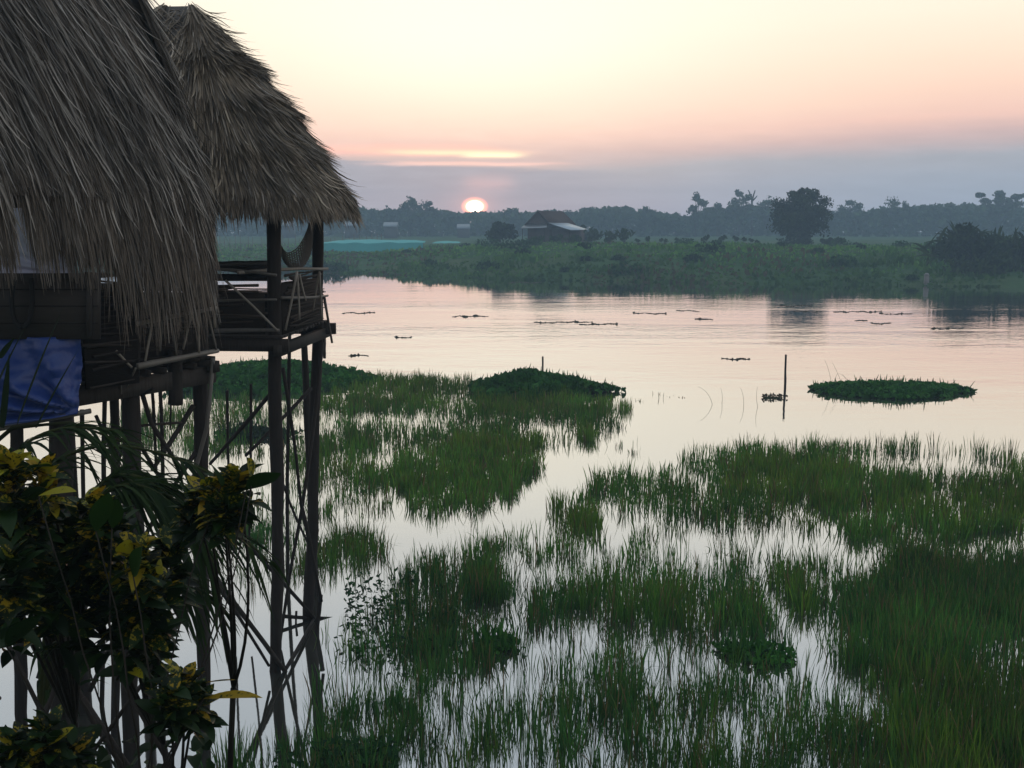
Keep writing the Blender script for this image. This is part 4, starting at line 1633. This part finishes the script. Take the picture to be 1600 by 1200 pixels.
sticks_px(hut2, "rail", M_BAMBOO, [
    ((372, 426), (512, 420), 14.45, 16.4, .026, PALEW),
    ((330, 420), (432, 430), 14.6, 14.5, .024, (.09, .08, .07)),
    ((335, 517), (436, 516), 14.5, 14.45, .03, (.08, .072, .066)),
    ((440, 465), (512, 462), 14.5, 16.3, .022, (.10, .09, .08)),
    ((336, 470), (432, 468), 14.5, 14.45, .02, (.08, .07, .06)),
    ((318, 414), (418, 411), 15.0, 15.2, .05, (.03, .026, .024))])
sticks_px(hut2, "strut", M_BAMBOO, [
    ((352, 438), (434, 517), 14.42, 14.42, .018, PALEW),
    ((464, 424), (446, 516), 14.5, 14.5, .017, PALEW),
    ((464, 424), (468, 500), 14.55, 14.6, .015, PALEW),
    ((468, 428), (478, 470), 14.9, 14.9, .013, PALEW),
    ((499, 424), (489, 486), 15.9, 15.9, .015, PALEW),
    ((499, 424), (503, 500), 15.9, 15.9, .016, PALEW),
    ((506, 462), (519, 536), 16.3, 16.3, .022, DARKW),
    ((506, 515), (507, 560), 16.9, 16.9, .03, DARKW),
    ((338, 440), (336, 520), 14.5, 14.5, .022, (.10, .09, .08))])
sticks_px(hut2, "brace", M_WOOD, [
    ((426, 612), (328, 725), 14.85, 15.2, .032, DARKW),
    ((486, 607), (384, 712), 16.6, 15.2, .03, DARKW),
    ((442, 575), (471, 795), 14.9, 15.6, .028, DARKW),
    ((470, 785), (502, 940), 15.6, 16.0, .032, DARKW),
    ((503, 535), (471, 800), 16.6, 15.7, .034, DARKW),
    ((472, 795), (438, 1000), 15.7, 15.7, .028, DARKW),
    ((352, 815), (492, 966), 15.4, 16.75, .034, DARKW),
    ((336, 902), (446, 1050), 14.0, 14.74, .04, (.06, .052, .046)),
    ((436, 962), (520, 966), 16.6, 16.9, .034, DARKW),
    ((463, 955), (462, 985), 16.6, 16.6, .02, DARKW),
    ((446, 1046), (490, 968), 14.8, 16.7, .026, DARKW)])
# stub leaning on the far stilt's foot
sticks_px(hut2, "stub", M_WOOD, [((501, 930), (492, 1000), 16.2, 16.2, .04, DARKW)])


def bench(mb):
    a, b = at(322, 418, 15.4), at(420, 418, 15.4)
    mb.beam(a, b, .5, .05, (.03, .026, .024))
    mb.beam(a + [0.05, 0, -.14], b + [0, 0, -.14], .06, .1, (.03, .026, .024))
    for i in range(9):
        mb.stick(a + (b - a) * rng.random() * .5 + [0, rng.normal() * .15, .03 - .06 * rng.random()], b - (b - a) * rng.random() * .4 + [0, rng.normal() * .15, .03 - .12 * rng.random()], .025, .02, .02, 5, 6, (.035, .03, .027))


part("shelf", hut2, M_WOOD, bench)


def hammock():
    D0, D1 = 16.6, 15.0
    A = at(491, 324, D0)
    B = at(429, 345, 14.9)
    root = thing("hammock", "net hammock slung between the posts of the farther hut", "hammock", (A + B) / 2 - [0, 0, .9])
    e1 = [(491, 324), (480, 362), (466, 388), (448, 398), (436, 380), (429, 345)]
    e2 = [(491, 324), (487, 395), (474, 418), (455, 418), (441, 400), (429, 345)]
    Ds = [D0, 16.4, 16.0, 15.6, 15.2, 14.9]
    dd = [0, .15, .35, .35, .2, 0]
    t = np.linspace(0, 5, 26)
    P1 = np.array([at(*p, d - q) for p, d, q in zip(e1, Ds, dd)])
    P2 = np.array([at(*p, d + q) for p, d, q in zip(e2, Ds, dd)])
    I = lambda P: np.stack([np.interp(t, range(6), P[:, k]) for k in range(3)], -1)

    def sm(P):
        for _ in range(3):
            P = np.concatenate([P[:1], (P[:-2] + 2 * P[1:-1] + P[2:]) / 4, P[-1:]])
        return P
    a, b = sm(I(P1)), sm(I(P2))
    mb = MB()
    for k in np.linspace(0, 1, 17):
        sag = np.array([0, 0, -.10]) * math.sin(math.pi * k)
        P = a * (1 - k) + b * k + sag * np.sin(np.pi * np.linspace(0, 1, 26))[:, None]
        mb.tube(P, .010, 4, (.06, .055, .05))
    for j in range(7, 23):
        P = np.array([a[j] * (1 - k) + b[j] * k + [0, 0, -.10 * math.sin(math.pi * k)] for k in np.linspace(0, 1, 9)])
        mb.tube(P, .009, 4, (.06, .055, .05))
    mb.build("net", M_CLOTH, root)
    for X_, top in ((A, at(494, 316, 16.7)), (B, at(428, 326, 14.8))):
        MB().tube([X_, (X_ + top) / 2 + [0, 0, .01], top], .014, 5, (.05, .045, .04)).build("rope", M_CLOTH, root)


hammock()

# ---- near hut (gable roof, seen from its eave side)
R1 = unit([.5, .866, 0])
G1 = unit([.866, -.5, 0])
P0 = np.array([wx(205, 11.5, 4.6), 11.5, 0])
hut1 = thing("stilt_hut", "big shaggy thatched hut on stilts, nearer one with blue tarpaulin", "hut", (P0[0] - .8, P0[1] + .6, -.3), "thatched huts on stilts")
E1 = P0 + R1 * 1.02 + G1 * .40
LEN = 4.6
RUN, RISE = 1.62, 3.05


def S1(a, t):
    """a: 0 = verge end by the far hut, 1 = other end (out of frame)"""
    a = np.asarray(a, float)
    t = np.asarray(t, float)
    tc_ = np.minimum(t, 1.0)
    ex = np.maximum(t - 1, 0)
    hz = tc_ ** .97 + ex * .12
    round_ = .38 * np.exp(-np.maximum(a, 0) * LEN / .45)      # the verge end is rounded inwards
    along = -a * LEN
    zz = 6.62 + .05 * np.maximum(a, 0) * LEN + RISE * (1 - tc_) ** 1.0 + .10 * np.sin(np.pi * tc_) - ex * 3.2
    out = RUN * (hz - 1) - round_ * (1 - .25 * tc_) + .12 * np.sin(np.pi * tc_)
    P = E1[None, :] + R1[None] * along[:, None] + G1[None] * out[:, None]
    P[:, 2] = zz
    return P


def S1b(a, t):
    """the other slope"""
    P = S1(a, t)
    d = (P - (E1 - G1 * RUN)) @ G1
    return P - G1[None] * (2 * d)[:, None]


def S1c(a, t):
    """half-hip closing the far gable end: a sweeps from slope to slope"""
    th = (np.asarray(a) - .5) * np.pi
    t = np.asarray(t, float)
    tc_ = np.minimum(t, 1.0)
    ex = np.maximum(t - 1, 0)
    c = E1 - G1 * RUN
    rad = (RUN - .30) * (tc_ ** .97 + ex * .12) + .10 * np.sin(np.pi * tc_)
    P = c[None] + G1[None] * (np.sin(th) * rad)[:, None] + R1[None] * (np.cos(th) * rad * .30)[:, None]
    P[:, 2] = 6.62 + RISE * (1 - tc_) + .1 * np.sin(np.pi * tc_) - ex * 3.2
    return P


def orient(S):
    N = num_normal(S)
    s = N(np.array([.5]), np.array([.5]))[0][2]
    return N if s > 0 else (lambda a, t: -N(a, t))


rf = MB()
TC = ((.038, .028, .020), (.126, .098, .074))
for S, nn, na in ((S1, 26000, 30), (S1b, 5000, 14), (S1c, 9000, 16)):
    shell(rf, S, na, 8)
    N = orient(S)
    gp = (.555, .022) if S is S1 else None
    thatch(S, N, int(nn * 1.5), .6, 1.25, .0145, rf, .98, .09, TC, wild=.065, span=3.45, gap=gp)
    thatch(S, N, nn // 2, .45, 1.15, .013, rf, 1.0, .10, TC, wild=.11, t_lo=.78, span=3.45, gap=gp)
    thatch(S, N, nn // 14, .5, 1.0, .017, rf, 1.0, .28, ((.10, .085, .07), (.25, .22, .19)), wild=.25, span=3.45, gap=gp)
N = orient(S1)
thatch(S1, N, 950, .9, 1.75, .016, rf, 1.0, .12, TC, wild=.30, t_lo=.86, amin=.0, amax=.34, span=3.45)
thatch(S1, N, 420, .9, 1.9, .015, rf, 1.0, .14, TC, wild=.34, t_lo=.90, amin=.02, amax=.26, span=3.45)
rf.build("roof", M_THATCH, hut1)

# stilts
post_px(hut1, [(205, 420, 11.5), (205, 600, 11.5), (206, 900, 11.5), (204, 1232, 11.5)], .10, .085)
post_px(hut1, [(309, 320, 12.5), (313, 580, 12.5), (315, 860, 12.5), (318, 1150, 12.5)], .085, .085)
post_px(hut1, [(93, 560, 10.95), (95, 900, 10.95), (96, 1270, 10.95)], .125, .12)
post_px(hut1, [(178, 595, 12.8), (181, 800, 12.8), (180, 1130, 12.8)], .055, .05)
post_px(hut1, [(164, 600, 13.6), (162, 800, 13.6), (160, 1090, 13.6)], .03, .03)
post_px(hut1, [(24, 620, 11.6), (30, 900, 11.6), (36, 1225, 11.6)], .07, .07)
for q in (P0 - R1 * 2.2, P0 - R1 * 2.2 - G1 * 2.3, P0 - G1 * 2.3 + R1 * .9):
    part("stilt_post", hut1, M_WOOD, lambda mb: mb.stick(q + [0, 0, 6.4], q + [0, 0, -.5], .09, .09, .004, 10, 9, DARKW))

Z1 = 4.86
part("deck", hut1, M_WOOD, lambda mb: planks(mb, P0, R1, -G1, -.95, 1.12, -.12, 2.5, Z1, .035, 16, (.05, .044, .04)))
part("beam", hut1, M_WOOD, lambda mb: mb.beam(P0 + G1 * .05 - R1 * .95 + [0, 0, Z1 - .22], P0 + G1 * .05 + R1 * 1.15 + [0, 0, Z1 - .22], .09, .20, (.085, .076, .070)))
part("beam", hut1, M_WOOD, lambda mb: mb.beam(P0 - G1 * 2.3 - R1 * .95 + [0, 0, Z1 - .2], P0 - G1 * 2.3 + R1 * 1.15 + [0, 0, Z1 - .2], .09, .18, DARKW))
for i in range(8):
    s_ = 1.0 - i * .22
    part("joist", hut1, M_WOOD, lambda mb: mb.beam(P0 + G1 * .16 + R1 * s_ + [0, 0, Z1 - .085], P0 - G1 * 2.3 + R1 * s_ + [0, 0, Z1 - .085], .05, .07, (.05, .044, .04)))
part("deck_edge", hut1, M_BAMBOO, lambda mb: mb.stick(at(216, 572, 11.15), at(340, 548, 12.45), .035, .03, .006, 8, 8, (.13, .115, .10)))
part("beam_end", hut1, M_WOOD, lambda mb: mb.beam(P0 + R1 * 1.06 + G1 * .2 + [0, 0, Z1 - .12], P0 + R1 * 1.06 - G1 * 2.4 + [0, 0, Z1 - .12], .10, .13, DARKW))
sticks_px(hut1, "rail", M_BAMBOO, [
    ((214, 506), (338, 481), 11.2, 12.4, .026, PALEW),
    ((290, 446), (338, 440), 12.0, 12.5, .022, PALEW),
    ((212, 448), (300, 440), 11.3, 12.1, .02, (.09, .08, .07))])
sticks_px(hut1, "strut", M_BAMBOO, [
    ((245, 462), (227, 564), 11.3, 11.2, .016, PALEW),
    ((256, 470), (250, 548), 11.5, 11.5, .015, (.10, .09, .08)),
    ((301, 478), (286, 546), 11.9, 11.8, .014, PALEW),
    ((309, 485), (311, 552), 12.0, 12.0, .017, PALEW),
    ((320, 470), (338, 546), 12.2, 12.4, .015, (.10, .09, .08)),
    ((333, 440), (335, 512), 12.5, 12.5, .02, PALEW),
    ((264, 486), (276, 556), 11.6, 11.6, .014, (.09, .08, .07)),
    ((181, 548), (206, 574), 11.0, 11.1, .016, PALEW),
    ((182, 545), (190, 625), 11.1, 11.3, .013, (.09, .08, .07)),
    ((212, 575), (198, 604), 11.1, 11.2, .012, (.09, .08, .07))])
part("hanging_stub", hut1, M_WOOD, lambda mb: mb.stick(at(274, 548, 11.95), at(274, 632, 11.95), .075, .08, .006, 6, 9, (.05, .044, .04)))
part("brace", hut1, M_BAMBOO, lambda mb: mb.tube([at(333, 560, 12.3), at(323, 668, 12.3), at(303, 742, 12.25), at(290, 800, 12.2)], [.026, .026, .024, .02], 7, (.085, .076, .066)))
part("brace", hut1, M_WOOD, lambda mb: mb.tube([at(220, 608, 11.6), at(236, 661, 11.7), at(274, 720, 11.8), at(330, 790, 12.0)], [.028, .026, .024, .02], 7, DARKW))
sticks_px(hut1, "brace", M_WOOD, [
    ((302, 634), (238, 735), 12.4, 11.8, .03, DARKW),
    ((166, 672), (284, 660), 11.6, 12.2, .018, (.08, .065, .05)),
    ((267, 633), (266, 672), 12.1, 12.1, .012, DARKW),
    ((322, 905), (232, 1045), 12.3, 10.9, .045, (.06, .054, .05)),
    ((238, 612), (244, 735), 11.9, 11.9, .02, DARKW),
    ((222, 618), (240, 606), 11.5, 11.4, .018, DARKW),
    ((120, 900), (60, 1060), 11.2, 10.8, .04, DARKW),
    ((30, 960), (110, 1120), 11.2, 10.8, .04, DARKW),
    ((210, 930), (140, 1080), 11.4, 11.2, .035, DARKW)])


sticks_px(hut1, "brace", M_WOOD, [
    ((150, 650), (208, 790), 12.6, 11.8, .022, DARKW),
    ((214, 640), (150, 800), 11.7, 12.6, .024, DARKW),
    ((310, 700), (214, 860), 12.5, 11.6, .028, DARKW),
    ((216, 690), (308, 850), 11.7, 12.5, .024, DARKW),
    ((128, 640), (134, 980), 13.4, 13.4, .028, DARKW),
    ((250, 610), (256, 1010), 13.8, 13.8, .026, DARKW),
    ((316, 880), (420, 1040), 12.8, 14.5, .026, DARKW),
    ((98, 820), (200, 980), 11.0, 11.5, .030, DARKW),
    ((200, 840), (98, 1010), 11.5, 11.0, .028, DARKW)])
sticks_px(hut2, "brace", M_WOOD, [
    ((355, 610), (362, 860), 17.5, 17.5, .024, DARKW),
    ((392, 600), (388, 880), 17.2, 17.2, .022, DARKW),
    ((424, 700), (482, 850), 14.9, 16.7, .022, DARKW)])


def board(mb):
    D = 10.55
    for i, (y0, y1) in enumerate(((427, 530),)):
        x0, x1 = -70, 152 + rng.normal() * 3
        a0, b0 = at(x0, y1, D), at(x1, y1, D + .05)
        a1, b1 = at(x0, y0, D), at(x1, y0, D + .05)
        d = np.array([0, .03, 0])
        for yy in (452, 478, 505):
            mb.beam(at(x0, yy, D - .004), at(x1 - 3, yy, D + .044), .012, .012, (.014, .012, .011))
        mb.beam(at(140, y1 - 2, D + .02), at(140, y0 + 2, D + .02), .05, .05, (.028, .024, .022), up=(0, 1, 0))
        mb.box8([a0, b0, b0 + d, a0 + d, a1, b1, b1 + d, a1 + d], np.array((.034, .029, .026)) * (.92 + .12 * rng.random()))


part("front_board", hut1, M_BOARD, board)
part("inner_wall", hut1, M_WOVEN, lambda mb: brush_wall(mb, P0 - G1 * 2.2 - R1 * 2.6, P0 - G1 * 2.2 + R1 * .2, Z1 + .02, 6.3, 60, (.04, .034, .030)))
part("parapet", hut1, M_WOVEN, lambda mb: brush_wall(mb, P0 - G1 * .02 - R1 * .65, P0 - G1 * .02 + R1 * .95, Z1 + .02, Z1 + .42, 16, (.045, .038, .034)))
part("parapet", hut1, M_WOVEN, lambda mb: brush_wall(mb, at(128, 500, 10.75) * [1, 1, 0], at(212, 500, 11.2) * [1, 1, 0], at(150, 605, 10.9)[2], at(150, 425, 10.9)[2], 40, (.040, .034, .031)))


def cloth_px(name, label, cat, mat, x0, x1, ytop, ybl, ybr, D, col, fold, n=40, m=34, creases=True):
    u, v = np.meshgrid(np.linspace(0, 1, n), np.linspace(0, 1, m), indexing="ij")
    a0, a1 = at(x0, ytop, D), at(x1, ytop, D)
    b0, b1 = at(x0, ybl, D), at(x1, ybr, D)
    P = ((a0 * (1 - u[..., None]) + a1 * u[..., None]) * (1 - v[..., None]) + (b0 * (1 - u[..., None]) + b1 * u[..., None]) * v[..., None])
    # creases fan out from the lower right corner, with a slack belly
    ang = np.arctan2((1 - v), (1 - u) + 1e-4)
    r = np.hypot(1 - u, 1 - v)
    f = .5 * np.abs(np.sin(ang * 9 + 3 * fbm(u * 2, v * 2, 6))) * np.exp(-r * .8) + np.sin(ang * 15 + 2 * fbm(u * 3, v * 3, 5)) * np.exp(-r * 1.2) * np.clip(r * 3, 0, 1) + .8 * (fbm(u * 4, v * 4, 9) - .5) + .9 * np.sin(np.pi * u) * np.sin(np.pi * v)
    P[..., 1] -= fold * f
    idx = np.arange(n * m).reshape(n, m)
    Fq = np.stack([idx[:-1, :-1], idx[1:, :-1], idx[1:, 1:], idx[:-1, 1:]], -1).reshape(-1, 4)
    o = MB().add(P, Fq, col).build(name, mat, origin=(a0 + a1) / 2, smooth=True)
    so = o.modifiers.new("thickness", "SOLIDIFY")
    so.thickness = .004
    return tag(o, label, cat)


cloth_px("tarpaulin", "creased blue tarpaulin hung below the near hut's front board", "tarpaulin", M_TARP, -90, 125, 526, 676, 645, 10.62, (1, 1, 1), .17)
cloth_px("hanging_sheet", "pale lavender sheet hanging behind the near hut's shaggy eave", "sheet", M_CLOTH, -90, 112, 325, 432, 430, 10.9, (.52, .53, .66), .05)
part("tarp_pole", hut1, M_BAMBOO, lambda mb: mb.stick(at(-60, 680, 10.5), at(142, 642, 10.6), .03, .025, .01, 8, 7, (.09, .08, .07)))


def hose():
    c = [(22, 432), (17, 470), (22, 500), (33, 514), (45, 505), (51, 475), (49, 434)]
    P = np.array([at(*p, 10.48) for p in c])
    t = np.linspace(0, len(c) - 1, 40)
    Q = np.stack([np.interp(t, range(len(c)), P[:, k]) for k in range(3)], -1)
    for _ in range(6):
        Q[1:-1] = (Q[:-2] + 2 * Q[1:-1] + Q[2:]) / 4
    o = MB().tube(Q, .024, 8, (.012, .012, .013)).build("hose", M_CLOTH, origin=P[0], smooth=True)
    tag(o, "black looped hose hanging on the near hut's brown front board", "hose")


hose()


# ---------------------------------------------------------------- plants close to the viewer
def leaf_set(mb, base, dirs, L, Wd, droop, C, k=6, cross=.35, prof=(.25, .8, 1, .92, .6, .04)):
    n = len(base)
    dirs = unit(dirs)
    t = np.linspace(0, 1, k)[None, :, None]
    L = np.asarray(L).reshape(-1, 1, 1)
    P = base[:, None] + dirs[:, None] * L * t - np.array([0, 0, 1.0]) * L * np.asarray(droop).reshape(-1, 1, 1) * t ** 2
    side = unit(np.cross(dirs, np.array([0, 0, 1.0]) + rng.normal(size=(n, 3)) * .35))
    nn = unit(np.cross(side, dirs))
    W = side[:, None] * np.asarray(prof)[None, :, None] * np.asarray(Wd).reshape(-1, 1, 1) * .5
    mb.strips(P, W, C, 0, cross, nn[:, None])


def croton(label, base_px, D0, tips, nleaf=24, L=.125, deep=1.0):
    """tips: (px, py, D, yellow)"""
    b = at(*base_px, D0)
    b = b + [0, .75, 0]
    b[2] = float(height(b[0], b[1])) - .05
    root = thing("croton_shrub", label, "shrub", b, "variegated shrubs close to the viewer")
    st = MB()
    lf = MB()
    hub = np.mean([at(*q[:3]) for q in tips], axis=0)
    hub = b + (hub - b) * .72 + [0, .12, -.05]
    st.stick(b, hub, .022, .014, .03, 9, 7, (.022, .020, .016))
    for px, py, D, yel in tips:
        T = at(px, py, D)
        mid = (hub + T) / 2 + rng.normal(size=3) * .05 + [0, .05, -.10]
        t = np.linspace(0, 1, 8)[:, None]
        P = hub * (1 - t) ** 2 + 2 * mid * t * (1 - t) + T * t ** 2
        st.tube(P, np.linspace(.010, .004, 8), 6, (.022, .020, .016))
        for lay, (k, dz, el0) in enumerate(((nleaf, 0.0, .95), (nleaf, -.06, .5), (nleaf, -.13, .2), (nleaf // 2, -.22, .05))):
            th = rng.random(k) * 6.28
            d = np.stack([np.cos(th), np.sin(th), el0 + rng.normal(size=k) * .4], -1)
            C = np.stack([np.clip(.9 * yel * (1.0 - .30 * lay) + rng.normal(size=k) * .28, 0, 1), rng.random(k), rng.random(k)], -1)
            ln = L * (.6 + .6 * rng.random(k))
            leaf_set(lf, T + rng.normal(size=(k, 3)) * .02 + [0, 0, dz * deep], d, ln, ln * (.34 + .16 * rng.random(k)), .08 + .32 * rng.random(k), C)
    st.build("stem", M_WOOD, root)
    lf.build("foliage", M_CROTON, root, smooth=True)
    return root


croton("yellow-spotted croton shrub at the left edge, in front of the tarpaulin", (40, 1250), 4.2,
       [(15, 735, 4.2, .75), (70, 745, 4.3, .75), (40, 800, 4.2, .30), (110, 850, 4.4, .28), (20, 880, 4.0, .12), (75, 900, 4.2, .10), (130, 800, 4.4, .45), (35, 850, 4.4, .12), (95, 930, 4.3, .05), (15, 930, 4.5, .05), (60, 830, 4.5, .0), (0, 790, 4.4, .2), (115, 900, 4.6, .0), (20, 840, 4.6, .1)])
croton("croton shrub with bright leaf tips in the middle of the near plants", (215, 1270), 4.3,
       [(165, 800, 4.3, .50), (215, 870, 4.2, .62), (180, 910, 4.4, .35), (240, 915, 4.3, .45), (150, 870, 4.5, .18), (200, 960, 4.3, .18), (235, 985, 4.5, .10), (160, 940, 4.4, .08), (190, 830, 4.7, .1), (225, 930, 4.7, .0), (265, 860, 4.7, .05)])
croton("croton shrub leaning right with a yellow-green head beside the stilt", (300, 1290), 4.7,
       [(345, 765, 4.7, .62), (325, 775, 4.8, .60), (372, 752, 4.7, .55), (350, 790, 4.6, .30), (305, 790, 4.8, .25)], 26, .12, .6)
croton("low dark croton shrub with spotted leaves near the bottom edge", (270, 1330), 4.0,
       [(285, 1065, 4.0, .42), (268, 1090, 3.9, .2), (305, 1085, 4.1, .35), (75, 1150, 3.8, .22), (25, 1165, 3.8, .15), (110, 1172, 3.9, .20)], 22, .11, .6)


def big_leaves():
    """a few large single leaves that stand out of the mass"""
    b = at(225, 1290, 4.0)
    root = thing("croton_shrub", "thin croton shoot with single large leaves, one orange-yellow", "shrub", b, "variegated shrubs close to the viewer")
    mb = MB()
    st = MB()
    for (p0, p1, D, w, c) in (((318, 1092), (408, 1084), 4.0, .30, (.78, .6, .9)), ((315, 1068), (372, 1058), 4.1, .16, (.55, .2, 1)), ((150, 830), (170, 765), 4.1, .36, (.05, 1, 0)),
                              ((175, 825), (182, 775), 4.2, .34, (.0, .9, 0)), ((385, 765), (438, 735), 4.6, .40, (.0, .6, 0)), ((208, 900), (222, 850), 4.1, .4, (.1, .9, 0)),
                              ((345, 760), (330, 722), 4.6, .5, (.1, .9, 0)), ((395, 745), (385, 712), 4.6, .42, (.6, .8, .4)), ((10, 1010), (62, 955), 3.9, .3, (.1, .4, .2)), ((60, 775), (118, 763), 4.1, .35, (.95, .5, .2))):
        A, B = at(*p0, D), at(*p1, D - .1)
        L = np.linalg.norm(B - A)
        leaf_set(mb, A[None], (B - A)[None], [L * 1.02], [L * w], [.06], np.array([c]), 8, .3, (.12, .6, .9, 1, .95, .75, .42, .03))
        st.stick(b + rng.normal(size=3) * .02, A, .005, .003, .05, 8, 5, (.04, .036, .03))
    st.build("stem", M_WOOD, root)
    mb.build("foliage", M_CROTON, root, smooth=True)


big_leaves()


def palm():
    base = at(60, 1180, 6.0)
    root = thing("palm", "feathery dark palm arching behind the croton shrubs", "palm", base)

    def frond(ctrl, D, n, L, wd, hang, name="frond", up=None, w=.008):
        P = np.array([at(*c, D) for c in ctrl])
        t = np.linspace(0, 1, 30)[:, None]
        if len(P) == 3:
            Q = P[0] * (1 - t) ** 2 + 2 * P[1] * t * (1 - t) + P[2] * t ** 2
        else:
            Q = P[0] * (1 - t) ** 3 + 3 * P[1] * t * (1 - t) ** 2 + 3 * P[2] * t ** 2 * (1 - t) + P[3] * t ** 3
        mb = MB()
        mb.tube(Q, np.linspace(.017, .006, 30), 6, (.045, .055, .022))
        s = rng.uniform(.10, 1, n)
        b = np.stack([np.interp(s, np.linspace(0, 1, 30), Q[:, k]) for k in range(3)], -1)
        tan = unit(np.stack([np.interp(s, np.linspace(0, 1, 30), unit(np.gradient(Q, axis=0))[:, k]) for k in range(3)], -1))
        side = unit(np.cross(tan, [0, 0, 1.0])) * rng.choice([-1, 1], n)[:, None]
        d = tan * .7 + side * .65 + rng.normal(size=(n, 3)) * .12 + (np.array(up) if up is not None else 0)
        ln = L * (.65 + .5 * rng.random(n)) * np.sin(np.pi * np.clip(s, .12, .94)) ** .5
        leaf_set(mb, b, d, ln, wd * (.7 + .6 * rng.random(n)), hang * (.7 + .6 * rng.random(n)), greens(n, (.010, .024, .009), (.030, .055, .016), .3), 7, .25, (.5, .9, 1, .9, .7, .4, .05))
        mb.build(name, M_GRASS, root)
    frond([(60, 1180), (90, 640), (220, 660), (345, 900)], 6.0, 120, .62, .026, .75)
    frond([(60, 1180), (110, 720), (240, 700), (320, 820)], 6.2, 110, .60, .026, .70)
    frond([(60, 1180), (60, 780), (180, 700), (270, 790)], 5.8, 100, .55, .026, .6)
    frond([(-10, 1200), (-60, 660), (140, 640), (345, 748)], 6.4, 100, .55, .024, .55)
    frond([(-10, 1200), (-80, 640), (60, 660), (180, 672)], 6.0, 70, .55, .022, .5)
    frond([(40, 1180), (140, 880), (250, 850), (350, 960)], 6.1, 80, .5, .026, .7)
    frond([(60, 1180), (200, 900), (330, 760), (420, 880)], 6.3, 60, .48, .022, .7)
    tr = MB()
    tr.stick(base + [0, 0, -2.2], base + [0, 0, .1], .07, .05, .02, 8, 9, (.045, .04, .032), .4)
    tr.build("trunk", M_WOOD, root)


palm()


def tarp_palm():
    """coarse leaflets that cross the blue tarpaulin"""
    base = at(-60, 900, 6.6)
    root = thing("palm", "coarse dark palm leaflets crossing the blue tarpaulin", "palm", base)
    mb = MB()
    A = at(-40, 690, 6.6)
    for (p0, p1, w) in (((2, 668), (14, 545), .05), ((28, 662), (98, 470), .06), ((58, 668), (124, 535), .055), ((-20, 640), (40, 500), .05), ((0, 560), (22, 525), .04)):
        a, b = at(*p0, 6.5), at(*p1, 6.4)
        leaf_set(mb, a[None], (b - a)[None], [np.linalg.norm(b - a)], [w], [.05], np.array([[.010, .020, .009]]), 8, .3, (.7, .95, 1, .95, .85, .6, .35, .04))
    mb.tube([base, at(-40, 720, 6.6), at(20, 668, 6.55), at(110, 660, 6.5), at(190, 690, 6.5)], [.02, .018, .015, .011, .006], 6, (.03, .035, .016))
    mb.build("frond", M_GRASS, root)
    tr = MB()
    tr.stick((base[0] - .1, base[1], float(height(base[0], base[1])) - .1), base, .06, .03, .02, 8, 8, (.03, .027, .022), .3)
    tr.build("trunk", M_WOOD, root)


tarp_palm()


def undergrowth():
    """dark leafy mass and grey twigs low in the near corner"""
    tw = MB()
    for (a, b, D) in (((0, 980), (90, 1200), 5.2), ((40, 930), (150, 1190), 5.4), ((150, 960), (60, 1200), 5.6), ((250, 1030), (130, 1200), 5.2), ((190, 1060), (280, 1200), 5.0), ((0, 1090), (100, 1000), 5.5), ((90, 1060), (20, 1200), 5.3), ((130, 1090), (230, 1190), 5.1)):
        A, B = at(*a, D), at(*b, D)
        B = A + (B - A) * (A[2] - 1.6) / (A[2] - B[2])
        tw.stick(A, B, .011, .018, .06, 8, 6, (.05, .045, .042))
    o = tw.build("fallen_branches", M_WOOD, origin=at(120, 1200, 5.3))
    kind(o, "stuff", "tangle of thin bare branches under the near shrubs", "branches")
    lf = MB()
    n = 1500
    c = np.array([at(rng.uniform(-30, 330), rng.uniform(1150, 1750), rng.uniform(4.6, 5.6)) for _ in range(n)])
    d = rand_dirs(n)
    C = np.stack([np.clip(.02 + .12 * rng.random(n), 0, 1), rng.random(n) * .7, rng.random(n)], -1)
    ln = .10 + .10 * rng.random(n)
    keep = rng.random(n) < .4
    leaf_set(lf, c[keep], d[keep], ln[keep], ln[keep] * .42, .3 + .3 * rng.random(keep.sum()), C[keep])
    kind(lf.build("undergrowth", M_CROTON, smooth=True), "stuff", "dark leafy undergrowth below the croton shrubs", "undergrowth")


undergrowth()


# ---------------------------------------------------------------- evening haze
def haze():
    x0, x1, y0, y1, z0, z1 = -480, 480, -56, 462, -3.0, 19.0
    mb = MB()
    mb.box8([(x0, y0, z0), (x1, y0, z0), (x1, y1, z0), (x0, y1, z0), (x0, y0, z1), (x1, y0, z1), (x1, y1, z1), (x0, y1, z1)])
    m, g = new_mat("haze")
    v = g.n("ShaderNodeVolumePrincipled")
    v.inputs["Color"].default_value = (.56, .78, 1.0, 1)
    v.inputs["Density"].default_value = .0011
    v.inputs["Anisotropy"].default_value = 0.0
    o = g.n("ShaderNodeOutputMaterial")
    m.node_tree.links.new(v.outputs[0], o.inputs["Volume"])
    kind(mb.build("haze", m), "stuff")


haze()
